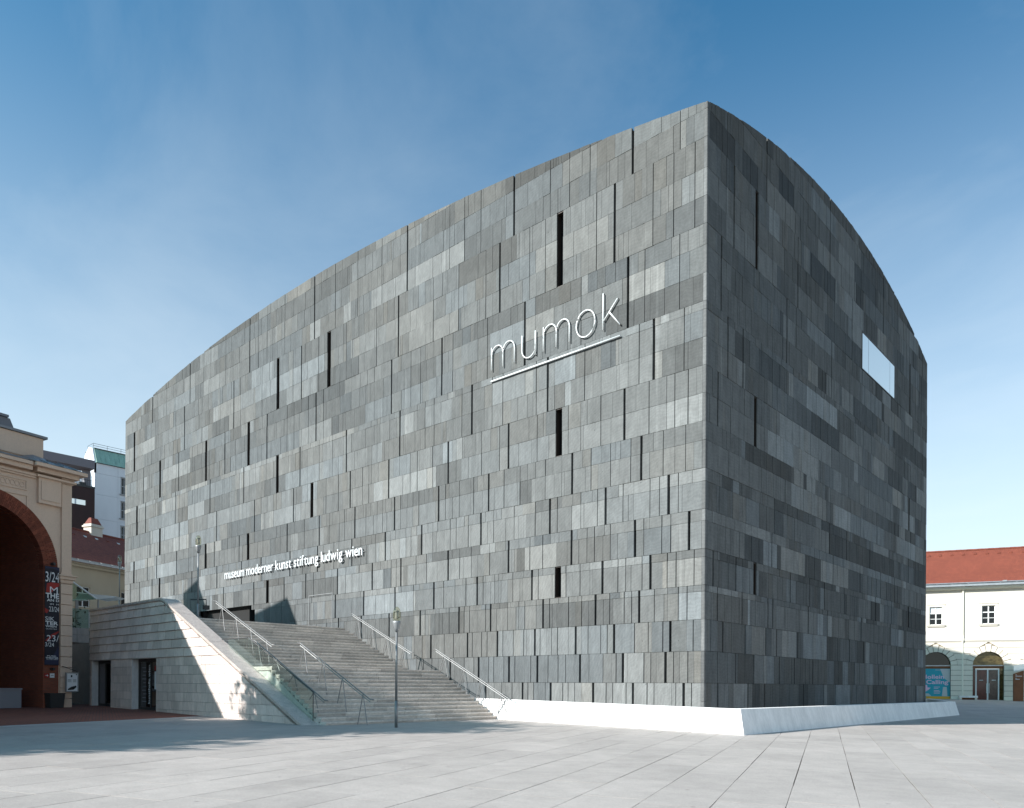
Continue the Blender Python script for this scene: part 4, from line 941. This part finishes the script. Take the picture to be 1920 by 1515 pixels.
sh = thing('planter_shrub', 'dark leafy shrub behind the glass of the stone balcony', 'shrub', (-28.6, -13.2, 4.36))
lr = random.Random(2); m2 = MB()
for i in range(420):
    c = Vector((lr.gauss(0, 0.45), lr.gauss(0, 0.5), abs(lr.gauss(0.45, 0.3)))); q = Matrix.Rotation(lr.uniform(0, 6.28), 3, (lr.random(), lr.random(), lr.random()+0.1))
    m2.face([c+q @ Vector(v)*0.09 for v in ((-1, -0.4, 0), (1, -0.4, 0), (1, 0.4, 0), (-1, 0.4, 0))])
m2.build('foliage', 'plant', sh); m2 = MB(); m2.tube([(0, 0, 0), (0.05, 0, 0.7)], 0.03, 5); m2.build('stem', 'bark', sh)
gc = thing('glass_canopy', 'slanted green glass roof with white beam behind the side wall', 'canopy', (-33.5, -10.2, 6.0))
GO = Vector(gc.location)
m2 = MB(); m2.prism([(-34.7, -11.2, 6.2), (-33.1, -9.7, 6.42), (-34.3, -10.7, 7.45), (-34.9, -11.4, 7.5)], (-0.02, 0.02, 0)); m2.build('glass_pane', 'green_glass', gc, off=GO)
m2 = MB(); m2.prism([(-33.95, -10.4, 6.74), (-33.45, -9.95, 6.74), (-33.1, -9.68, 6.42), (-34.1, -10.5, 6.40)], (-0.03, 0.03, 0)); m2.build('glass_pane', 'blind', gc, off=GO)
m2 = MB(); m2.tube([(-34.25, -10.68, 7.47), (-33.14, -9.69, 6.43)], 0.05, 6); m2.tube([(-34.7, -11.1, 6.38), (-33.6, -10.1, 6.36)], 0.05, 6); m2.build('beam', 'white_paint', gc, off=GO)
m2 = MB(); m2.prism([(-33.4, -9.9, 6.72), (-32.3, -9.0, 6.60), (-32.4, -9.1, 6.5), (-33.1, -9.67, 6.42)], (-0.8, 0.8, 0)); m2.build('awning', 'white_paint', gc, off=GO)
m2 = MB(); m2.tube([(-34.0, -10.46, 4.5), (-34.0, -10.46, 6.36)], 0.09, 8); m2.tube([(-33.2, -9.6, 4.5), (-33.2, -9.6, 6.4)], 0.05, 6); m2.build('post', 'grey_metal', gc, off=GO)

# ------------------------------------------------------------------ beige house with old tiled roof behind
cd = (-0.391, 0.92)
house = thing('beige_house', 'beige rendered house with dark red tiled roof behind the side wall', 'house', (-63.13, 1.03, 4.0), math.atan2(cd[1], cd[0]))
def window(parent, s0, s1, z0, z1, glass='dark_glass', cols=2, rows=(0.36, 0.68), fw=0.06, surround=0.16, sill=True, frame='white_paint', trim='white_stucco', blinds=()):
    fr = MB()
    fr.box(s0, s0+fw, 0.08, 0.16, z0, z1); fr.box(s1-fw, s1, 0.08, 0.16, z0, z1); fr.box(s0+fw, s1-fw, 0.08, 0.16, z0, z0+fw); fr.box(s0+fw, s1-fw, 0.08, 0.16, z1-fw, z1)
    zs = [z0+fw]+[z0+(z1-z0)*r for r in rows]+[z1-fw]
    for i in range(1, cols): x = s0+(s1-s0)*i/cols; fr.box(x-0.05, x+0.05, 0.079, 0.159, z0+fw, z1-fw)
    for k, zz in enumerate(zs[1:-1]): 
        h = 0.05 if k == len(zs)-3 else 0.025
        for i in range(cols):
            a = s0+fw if i == 0 else s0+(s1-s0)*i/cols+0.05; b = s1-fw if i == cols-1 else s0+(s1-s0)*(i+1)/cols-0.05
            fr.box(a, b, 0.085, 0.155, zz-h, zz+h)
    w = fr.build('window', frame, parent)
    k = 0
    for i in range(cols):
        for r0, r1 in zip(zs, zs[1:]):
            a = s0+fw if i == 0 else s0+(s1-s0)*i/cols+0.05; b = s1-fw if i == cols-1 else s0+(s1-s0)*(i+1)/cols-0.05
            q = MB(); q.face([(a, 0.13, r0), (b, 0.13, r0), (b, 0.13, r1), (a, 0.13, r1)]); q.build('pane', 'blind' if k in blinds else glass, w); k += 1
    if surround:
        q = MB(); u = surround
        q.box(s0-u, s0-0.002, -0.03, 0.0, z0, z1+u); q.box(s1+0.002, s1+u, -0.03, 0.0, z0, z1+u); q.box(s0-0.002, s1+0.002, -0.03, 0.0, z1, z1+u)
        q.box(s0-u-0.05, s1+u+0.05, -0.07, 0.0, z1+u+0.003, z1+u+0.05); q.build('surround', trim, w)
    if sill:
        q = MB(); q.box(s0-0.28, s1+0.28, -0.14, 0.1, z0-0.08, z0-0.01); q.box(s0-0.2, s1+0.2, -0.09, 0.05, z0-0.2, z0-0.082); q.build('sill', trim, w)
    return w
def wall_with_holes(mb, s0, s1, z0, z1, holes, y=0.0, depth=0.2):
    """holes in one row: same z-range each (a,b,za,zb) sorted; faces plus reveals"""
    x = s0
    for a, b, za, zb in holes:
        mb.face([(x, y, z0), (a, y, z0), (a, y, z1), (x, y, z1)]); mb.face([(a, y, z0), (b, y, z0), (b, y, za), (a, y, za)]); mb.face([(a, y, zb), (b, y, zb), (b, y, z1), (a, y, z1)])
        for p, q in (((a, za), (a, zb)), ((b, za), (b, zb)), ((a, za), (b, za)), ((a, zb), (b, zb))):
            mb.face([(p[0], y, p[1]), (q[0], y, q[1]), (q[0], y+depth, q[1]), (p[0], y+depth, p[1])])
        x = b
    mb.face([(x, y, z0), (s1, y, z0), (s1, y, z1), (x, y, z1)])
hz = 4.0
mb = MB(); ws = [(-7.4, -5.93, 8.6-hz, 10.46-hz), (-2.25, -0.78, 8.6-hz, 10.46-hz), (2.8, 4.27, 8.6-hz, 10.46-hz), (7.9, 9.37, 8.6-hz, 10.46-hz)]
wall_with_holes(mb, -14, 13, 0, 12.2-hz, ws); mb.face([(13, 0, 0), (13, 9, 0), (13, 9, 8.2), (13, 0, 8.2)]); mb.face([(-14, 0, 0), (-14, 9, 0), (-14, 9, 8.2), (-14, 0, 8.2)])
mb.build('wall', 'stucco2', house)
for w in ws: window(house, *w, trim='stucco2')
m2 = MB(); m2.box(-14.2, 13.2, -0.3, 0.2, 12.2-hz, 12.42-hz); m2.box(-14.2, 13.2, -0.45, 0.2, 12.425-hz, 12.55-hz); m2.build('cornice', 'stucco2', house)
m2 = MB(); m2.box(-14.3, 13.3, -0.75, -0.5, 12.56-hz, 12.72-hz); m2.box(-14.3, 13.3, -0.55, 0.1, 12.725-hz, 12.86-hz); m2.build('gutter', 'gutter', house)
m2 = MB()
for i in range(22): m2.box(-14+1.25*i, -13.85+1.25*i, -0.78, -0.6, 12.73-hz, 12.80-hz)
m2.build('snow_guard', 'gutter', house)
m2 = MB(); m2.face([(-14.4, -0.6, 12.87-hz), (13.4, -0.6, 12.87-hz), (13.4, 4.0, 16.5-hz), (-14.4, 4.0, 16.5-hz)]); m2.face([(-14.4, 4.0, 16.5-hz), (13.4, 4.0, 16.5-hz), (13.4, 9.5, 12.87-hz), (-14.4, 9.5, 12.87-hz)]); m2.build('roof', 'tile_old', house)
m2 = MB(); m2.tube([(-14.4, 4.0, 16.52-hz), (13.4, 4.0, 16.52-hz)], 0.12, 6); m2.build('ridge', 'tile_old', house)
for i in range(12):
    s = -8+1.33*i; m2 = MB(); m2.prism([(s, 3.0, 15.72-hz), (s+0.26, 3.0, 15.72-hz), (s+0.22, 3.0, 15.84-hz), (s+0.04, 3.0, 15.84-hz)], (0, 0.35, 0.1)); m2.build('roof_vent', 'blind' if i % 3 else 'tile_old', house)
chim = MB(); chim.box(2.6, 3.95, 3.6, 4.6, 15.9-hz, 17.05-hz); chim.box(2.5, 4.05, 3.5, 4.7, 17.055-hz, 17.2-hz); chim.box(2.6, 3.95, 3.6, 4.6, 17.205-hz, 17.35-hz); c_ = chim.build('chimney', 'white_stucco', house)
m2 = MB(); m2.prism([(2.65, 3.65, 17.36-hz), (3.9, 3.65, 17.36-hz), (3.7, 3.95, 18.0-hz), (2.9, 3.95, 18.0-hz)], None, pts2=[(2.65, 4.55, 17.36-hz), (3.9, 4.55, 17.36-hz), (3.7, 4.25, 18.0-hz), (2.9, 4.25, 18.0-hz)]); m2.build('chimney_cap', 'tile_old', c_)

# ------------------------------------------------------------------ tall white block with green copper roof
tw = thing('white_tower_block', 'tall white building with green copper mansard roof and shuttered windows beyond the museum', 'building', (-97.24, 14.78, 0), math.pi/2)
zs = [0, 6, 12, 18, 23.84, 27.16, 30.02, 31.4]
for a, b in zip(zs, zs[1:]):
    for s0, s1 in ((-1.94, 1.06), (1.07, 7), (7.01, 20)):
        holes = [(1.52, 2.3, q0, q1) for q0, q1 in ((27.75, 29.95), (24.4, 26.65), (21.0, 23.25)) if s0 == 1.07 and a <= q0 < b]
        m2 = MB()
        if holes: wall_with_holes(m2, s0, s1-0.015, a, b-0.02, holes)
        else: m2.box(s0, s1-0.015, 0, 0.25, a, b-0.02)
        m2.build('wall_panel', 'white_wall', tw)
m2 = MB(); m2.box(-1.9, 20, 0.26, 8, 0, 31.3); m2.prism([(-1.94, 0.0, 30), (-1.94, 0.0, 31.4), (-1.94, 0.9, 33.5), (-1.94, 2.2, 33.9), (-1.94, 3.6, 33.0), (-1.94, 4.4, 31), (-1.94, 4.4, 30)], (0.2, 0, 0))
m2.box(-5.5, -1.95, 1.5, 7, 0, 29.2); m2.box(-3.6, -2.6, 2.0, 4, 29.21, 31.2); m2.box(-3.0, -2.75, 1.6, 1.9, 29.21, 30.4); m2.build('rear_volume', 'white_wall', tw)
m2 = MB(); m2.prism([(-1.73, -0.1, 31.42), (20, -0.1, 31.42), (20, 0.9, 33.5), (-1.73, 0.9, 33.5)], (0, 0.3, 0))
for i in range(30): x = -1.7+0.62*i; m2.tube([(x, -0.12, 31.43), (x, 0.88, 33.5)], 0.035, 4)
m2.build('mansard_roof', 'copper', tw)
m2 = MB(); m2.box(-1.8, 20, -0.16, 0.1, 31.36, 31.415); m2.box(-1.73, 20, 0.8, 4, 33.505, 33.6); m2.build('roof_edge', 'dark_metal', tw)
m2 = MB()
for z in (33.95, 34.25): m2.tube([(-1.75, 1.1, z), (20, 1.1, z)], 0.025, 4)
for i in range(12): m2.tube([(-1.75+1.8*i, 1.1, 33.6), (-1.75+1.8*i, 1.1, 34.25)], 0.025, 4)
m2.tube([(-1.75, 1.1, 34.25), (-1.75, 3, 34.25), (-1.75, 3, 33.6)], 0.025, 4); m2.build('roof_railing', 'dark_metal', tw)
for q0, q1 in ((27.75, 29.95), (24.4, 26.65), (21.0, 23.25)):
    w = window(tw, 1.52, 2.3, q0, q1, rows=(0.5,), surround=0.1, frame='grey_metal', trim='grey_metal')
# ------------------------------------------------------------------ dark red block with ribbon window
dk = thing('dark_red_block', 'dark red clad rooftop block with ribbon window between hall and white tower', 'building', (-89.39, 8.39, 0), math.pi/2)
m2 = MB(); wall_with_holes(m2, -16, 1.7, 3, 25.95, [(-8, 0.75, 23.7, 24.4)], depth=0.3); m2.face([(1.7, 0, 3), (1.7, 6, 3), (1.7, 6, 25.95), (1.7, 0, 25.95)]); m2.face([(-16, 0, 25.95), (1.7, 0, 25.95), (1.7, 6, 25.95), (-16, 6, 25.95)]); m2.build('wall', 'rust_dark', dk)
for a, b in ((-8, -0.55), (-0.35, 0.72)):
    m2 = MB(); m2.face([(a, 0.2, 23.72), (b, 0.2, 23.72), (b, 0.2, 24.38), (a, 0.2, 24.38)]); m2.build('pane', 'sky_glass', dk)
m2 = MB(); m2.box(-16, 1.72, -0.05, 0.2, 25.96, 26.2); m2.build('parapet_cap', 'dark_metal', dk)
m2 = MB()
for i in range(9): m2.tube([(-1.2+0.3*i, 0.2, 26.2), (-1.2+0.3*i, 0.2, 26.95)], 0.02, 4)
m2.tube([(-1.3, 0.2, 26.95), (1.4, 0.2, 26.95)], 0.025, 4); m2.box(0.2, 0.9, 0.6, 1.4, 26.2, 26.7); m2.build('roof_railing', 'dark_metal', dk)
m2 = MB(); m2.box(-14, 1.68, 0.0, 2.2, 28.45, 29.5); m2.box(-13.8, -12.8, 0.5, 1.5, 25.96, 28.44); m2.box(0.9, 1.6, 1.2, 2.1, 25.96, 28.44); m2.build('roof_beam', 'beam', dk)

# ------------------------------------------------------------------ long white wing with arcades on the right
bd = (0.9433, 0.3320)
wing = thing('white_arcade_wing', 'long white stucco wing with red tiled roof and arched ground floor at the right', 'building', (-7.14, 61.95, 0.0), math.atan2(bd[1], bd[0]))
Z0 = 0.30; arcs = [0.78+4.71*k for k in range(-1, 5)]; AR = 1.38; SPG = 3.97
mb = MB(); lower = MB()
edges = [arcs[0]-2.355]+[c+2.355 for c in arcs]
for c, a, b in zip(arcs, edges, edges[1:]): arch_wall(lower, a, b, Z0, 6.32, c, AR, SPG, 0.0, 0.55, 18)
wh = [(c-0.59, c+0.59, 8.15, 10.02) for c in arcs]
wall_with_holes(mb, edges[0], edges[-1], 6.72, 11.66, wh, depth=0.16)
for e in (edges[0], edges[-1]): mb.face([(e, 0, Z0), (e, 11, Z0), (e, 11, 11.66), (e, 0, 11.66)])
mb.face([(edges[0], 0.56, Z0), (edges[-1], 0.56, Z0), (edges[-1], 0.56, 0.31), (edges[0], 0.56, 0.31)])
mb.build('wall', 'white_stucco', wing); lower.build('arcade_wall', 'joint_stucco', wing)
for i, w in enumerate(wh): window(wing, *w, rows=(0.33, 0.64), glass='dark_glass', blinds=(2, 5) if i == 1 else (), surround=0.22)
m2 = MB(); m2.box(edges[0], edges[-1], -0.10, 0.2, 6.33, 6.44); m2.box(edges[0], edges[-1], -0.16, 0.2, 6.445, 6.71); m2.build('belt_course', 'white_stucco', wing)
m2 = MB(); m2.box(edges[0], edges[-1], -0.18, 0.1, 11.67, 11.74); m2.box(edges[0], edges[-1], -0.40, 0.1, 11.745, 11.84); m2.box(edges[0], edges[-1], -0.5, 0.1, 11.845, 12.0); m2.build('cornice', 'trim', wing)
m2 = MB(); m2.box(edges[0], edges[-1], -0.72, -0.45, 12.01, 12.18); m2.box(edges[0], edges[-1], -0.62, 0.2, 12.185, 12.30); m2.tube([(edges[0], -0.70, 12.33), (edges[-1], -0.70, 12.33)], 0.06, 6)
for i in range(20): m2.box(edges[0]+1.4*i, edges[0]+0.12+1.4*i, -0.75, -0.5, 12.19, 12.26)
m2.box(6.6, 6.95, -0.8, -0.4, 12.3, 12.45); m2.build('gutter', 'gutter', wing)
m2 = MB(); m2.face([(edges[0], -0.6, 12.32), (edges[-1], -0.6, 12.32), (edges[-1], 4.8, 16.5), (edges[0], 4.8, 16.5)]); m2.face([(edges[0], 4.8, 16.5), (edges[-1], 4.8, 16.5), (edges[-1], 11.5, 12.3), (edges[0], 11.5, 12.3)]); m2.face([(edges[0], -0.6, 12.32), (edges[0], 4.8, 16.5), (edges[0], 11.5, 12.3)])
m2.build('roof', 'tile', wing)
for i in range(54):
    s = edges[0]+0.5*i; m2 = MB(); n = 5
    m2.prism([(s, 4.8-0.15*math.cos(math.pi*k/n), 16.44+0.16*math.sin(math.pi*k/n)+0.01*(i % 2)) for k in range(n+1)], (0.485, 0, 0)); m2.build('ridge_tile', 'tile', wing)
for i in range(24):
    s = edges[0]+0.25+1.09*i; m2 = MB(); yv = 3.95; zv = 12.32+4.18*(yv+0.6)/5.4
    m2.prism([(s-0.14, yv-0.05, zv+0.0), (s+0.14, yv-0.05, zv), (s+0.1, yv-0.05, zv+0.13), (s-0.1, yv-0.05, zv+0.13)], (0, 0.4, 0.2)); m2.build('roof_vent', 'tile', wing)
m2 = MB(); m2.tube([(3.22, -0.09, 0.85), (3.22, -0.09, 6.2), (3.22, -0.2, 6.5), (3.22, -0.2, 6.75), (3.22, -0.09, 7.0), (3.22, -0.09, 11.6), (3.22, -0.55, 12.05)], 0.075, 8)
m2.box(3.12, 3.32, -0.18, -0.002, 0.3, 0.85); m2.build('downpipe', 'trim', wing)
# rusticated courses: separate raised blocks around the arches
zrows = [0.31, 0.80]+[0.80+(SPG-0.80)*k/6 for k in range(1, 7)]+[SPG+(6.32-SPG)*k/4 for k in range(1, 5)]
def ring_edge(zz): q = zz-SPG; return AR if q <= 0.001 else (math.sqrt((AR+0.60)**2-q*q) if q < AR+0.60 else 0.0)
for c0, c1 in zip(arcs, arcs[1:]):
    for k, (za, zb) in enumerate(zip(zrows, zrows[1:])):
        za, zb = za+0.022, zb-0.022; ea = ring_edge(za) if za > SPG else AR; eb = ring_edge(zb) if zb > SPG else AR
        ja = 0.03 if za > SPG else 0.0
        if ea > 0 and eb == 0: eb = 0.02
        m2 = MB(); m2.prism([(c0+ea+ja, -0.09, za), (c1-ea-ja, -0.09, za), (c1-eb-ja, -0.09, zb), (c0+eb+ja, -0.09, zb)], (0, 0.089, 0)); m2.build('rustic_block', 'rustic' if k else 'trim', wing)
for c in arcs:
    nv = 11
    for i in range(nv):
        a0, a1 = math.pi*i/nv+0.02, math.pi*(i+1)/nv-0.02
        P = lambda r, a: (c+r*math.cos(a), -0.095, SPG+r*math.sin(a))
        ro = 0.60+(0.18 if i == nv//2 else 0)
        m2 = MB(); m2.prism([P(AR, a0), P(AR+ro, a0), P(AR+ro, a1), P(AR, a1)], (0, 0.094, 0)); m2.build('arch_stone', 'rustic', wing)
# glazing in the arches
for i, c in enumerate(arcs):
    n = 16; yq = 0.40
    m2 = MB(); m2.face([(c+AR*math.cos(math.pi*k/n), yq, SPG+AR*math.sin(math.pi*k/n)) for k in range(n+1)]); lun = m2.build('lunette', 'amber_glass' if i % 2 == 0 else 'dark_glass', wing)
    m2 = MB(); m2.box(c-AR, c+AR, 0.28, 0.45, SPG-0.10, SPG); m2.build('transom_bar', 'gutter', lun)
    m2 = MB(); m2.box(c-AR, c+AR, 0.30, 0.45, SPG-0.36, SPG-0.102); m2.build('transom_panel', 'corten', lun)
    if i == 2:
        d0, d1, zt = 4.40, 6.50, 3.58
        fr = MB()
        for a, b in ((d0, d0+0.12), (5.42, 5.48), (5.49, 5.55), (d1-0.12, d1)): fr.box(a, b, 0.22, 0.34, Z0, zt)
        for a, b in ((d0+0.122, 5.418), (5.552, d1-0.122)): fr.box(a, b, 0.22, 0.34, zt-0.1, zt); fr.box(a, b, 0.22, 0.34, Z0, Z0+0.12)
        fr.tube([(5.38, 0.16, 1.1), (5.38, 0.16, 2.1)], 0.025, 6); fr.tube([(5.6, 0.16, 1.1), (5.6, 0.16, 2.1)], 0.025, 6)
        d = fr.build('glazed_door', 'white_paint', wing)
        for a, b, mt in ((d0+0.122, 5.418, 'wine_glass'), (5.552, d1-0.122, 'brown_glass')):
            q = MB(); q.box(a, b, 0.26, 0.29, Z0+0.122, zt-0.102); q.build('pane', mt, d)
        q = MB(); q.box(c-AR, d0-0.002, 0.30, 0.33, Z0, SPG-0.362); q.build('side_light', 'wine_glass', d); q = MB(); q.box(d1+0.002, c+AR, 0.30, 0.33, Z0, SPG-0.362); q.build('side_light', 'amber_glass', d)
        q = MB(); q.box(5.85, 6.2, 0.25, 0.258, 2.40, 2.46); q.box(4.75, 5.1, 0.25, 0.258, 2.40, 2.45); q.build('door_print', 'ink_white', d)
    else:
        q = MB(); q.box(c-AR, c+AR, 0.33, 0.36, Z0, SPG-0.362); q.build('shop_window', 'dark_glass', wing)
wing_m = Matrix.Translation(wing.location) @ Matrix.Rotation(wing.rotation_euler.z, 4, 'Z')
def wing_thing(name, label, cat, s, y, z): return thing(name, label, cat, wing_m @ Vector((s, y, z)), wing.rotation_euler.z)
m2 = MB(); m2.box(3.9, 4.0, -0.08, -0.046, 2.05, 2.2); m2.box(3.9, 4.0, -0.08, -0.046, 1.4, 1.55); m2.box(3.72, 3.8, -0.08, -0.046, 4.9, 5.0); m2.build('doorbell', 'grey_metal', wing)
t = wing_thing('exhibition_poster', 'teal exhibition poster with pink lettering filling the arch beside the museum edge', 'poster', 0.78, 0.25, 0.46)
m2 = MB(); m2.box(-AR+0.01, AR-0.01, 0, 0.03, 0, 3.15); m2.build('sheet', 'poster_teal', t)
for w_ in (('Hollein', -1.22, 2.10, 2.02, 0.42), ('Calling', -0.83, 1.42, 2.03, 0.56)):
    m2 = MB(); put_text(m2, *w_, -0.006, 0, 0.016); m2.build('lettering', 'poster_pink', t)
m2 = MB()
m2.prism([(-0.95, -0.003, 1.45), (-0.75, -0.003, 1.45), (-0.72, -0.003, 1.2), (-0.42, -0.003, 1.15), (-0.62, -0.003, 0.95), (-0.9, -0.003, 0.75), (-1.05, -0.003, 0.7), (-1.05, -0.003, 1.2)], (0, 0.002, 0))
for i, (w, z) in enumerate(((0.55, 1.22), (0.4, 1.08), (0.5, 0.86), (0.6, 0.72), (0.55, 0.58))): m2.box(-0.12, -0.12+w, -0.004, -0.001, z, z+0.045)
m2.box(0.0, 0.8, -0.004, -0.001, 3.0, 3.03); o = m2.build('small_print', 'poster_pink', t); o['kind'] = 'stuff'
m2 = MB(); m2.prism([(0.45, -0.002, 3.12), (1.35, -0.002, 3.12), (1.35, -0.002, 1.75), (1.25, -0.002, 1.75), (0.78, -0.002, 2.2)], (0, 0.001, 0)); m2.prism([(0.62, -0.002, 0.30), (1.12, -0.002, 0.30), (1.05, -0.002, 1.25), (0.72, -0.002, 1.25)], (0, 0.001, 0)); m2.prism([(-1.35, -0.002, 0.3), (-0.35, -0.002, 0.3), (-0.6, -0.002, 0.55), (-1.35, -0.002, 0.6)], (0, 0.001, 0)); m2.build('artwork', 'poster_grey', t)
m2 = MB(); m2.box(-0.85, AR-0.012, -0.003, -0.001, 0.0, 0.27); m2.build('yellow_band', 'poster_yellow', t)
t = wing_thing('stone_bench', 'pale stone bench against the arcade pier beside the glazed door', 'bench', 3.62, -0.9, 0.28)
m2 = MB(); m2.box(-0.85, 0.8, -0.28, 0.28, 0.36, 0.56); m2.build('seat', 'concrete', t)
for s in (-0.8, 0.55): m2 = MB(); m2.box(s, s+0.2, -0.24, 0.24, 0, 0.358); m2.build('leg', 'rustic', t)
m2 = MB(); m2.box(-0.598, 0.548, 0.05, 0.12, 0.02, 0.356); m2.build('panel', 'corten', t)
t = thing('totem_sign', 'brown steel sign slab with slanted top before the white wing', 'sign', (1.02, 61.2, G(1, 61)), math.atan2(0.6, 0.67))
m2 = MB(); m2.prism([(-0.47, -0.1, 0), (0.44, -0.1, 0), (0.44, -0.1, 2.95), (-0.47, -0.1, 2.65)], (0, 0.2, 0)); m2.build('slab', 'corten', t)
m2 = MB()
for z, a, b in ((2.52, -0.36, -0.25), (2.40, -0.36, 0.28), (2.20, -0.36, -0.26), (2.10, -0.36, 0.05)): m2.box(a, b, -0.104, -0.101, z, z+0.05)
m2.build('print', 'ink_white', t)
t = thing('slanted_canopy', 'pale slanted canopy panel on a post behind the brown sign slab', 'canopy', (1.4, 62.9, G(2, 62)), math.atan2(0.332, 0.943))
m2 = MB(); m2.prism([(-1.2, -0.9, 2.85), (2.2, -0.9, 3.5), (2.4, 0.9, 4.1), (-0.9, 0.9, 3.4)], (0, 0, 0.12)); m2.build('panel', 'concrete', t); m2 = MB(); m2.tube([(1.6, 0, 0), (1.6, 0, 3.6)], 0.06, 8); m2.build('post', 'grey_metal', t)

# ------------------------------------------------------------------ trees left of the picture: they throw the dappled shade over wall and paving
tr = random.Random(41)
def tree_meshes():
    m2 = MB(); m2.tube([(0, 0, 0), (0.05, 0.05, 2), (-0.05, 0.1, 4.5), (0.1, 0, 8)], 0.24, 10, 0.10)
    limbs = []
    for i in range(9):
        a = i*2.4; z = 3.8+0.5*i; L = 2.6-0.12*i; e = (L*math.cos(a), L*math.sin(a), z+1.6); limbs.append(e)
        m2.tube([(0, 0, z), (e[0]*0.5, e[1]*0.5, z+0.9), e], 0.09, 6, 0.03)
    trunk = m2
    m3 = MB(); clumps = []
    for i in range(125):
        a = tr.uniform(0, 6.28); h = tr.uniform(-1, 1); r = math.sqrt(max(0, 1-h*h))*tr.uniform(0.5, 1.0)
        clumps.append(Vector((3.1*r*math.cos(a), 3.1*r*math.sin(a), 8.4+4.0*h)))
    for c in clumps:
        for i in range(58):
            p = c+Vector((tr.gauss(0, 0.55), tr.gauss(0, 0.55), tr.gauss(0, 0.5)))
            q = Matrix.Rotation(tr.uniform(0, 6.28), 3, Vector((tr.uniform(-1, 1), tr.uniform(-1, 1), tr.uniform(-1, 1)+0.01)).normalized()); s = tr.uniform(0.09, 0.17)
            m3.face([p+q @ Vector(v)*s for v in ((-1, -0.6, 0), (0.2, -0.75, 0), (1, 0, 0), (0.2, 0.75, 0), (-1, 0.6, 0))])
    return trunk, m3
trunk, crown = tree_meshes()
spots = [(-14.6, -29.0, 1.1), (-14.8, -34.5, 1.05), (-14.2, -40.0, 1.1), (-14.5, -45.5, 1.0), (-14.3, -24.6, 0.95), (-17.6, -32.0, 1.15), (-19.4, -37.5, 1.2)]
proto = None
for i, (x, y, s) in enumerate(spots):
    if proto is None:
        proto = thing('plane_tree', 'leafy tree in the row outside the picture to the left', 'tree', (x, y, G(x, y)), 0, 'trees left of the picture')
        kids = [trunk.build('trunk', 'bark', proto, smooth=True), crown.build('crown', 'leaf', proto)]; o = proto
    else:
        o = proto.copy(); col.objects.link(o)
        for k in kids: c = k.copy(); col.objects.link(c); c.parent = o
    o.location = (x, y, G(x, y)); o.scale = (s, s, s); o.rotation_euler = (0, 0, i*1.7)
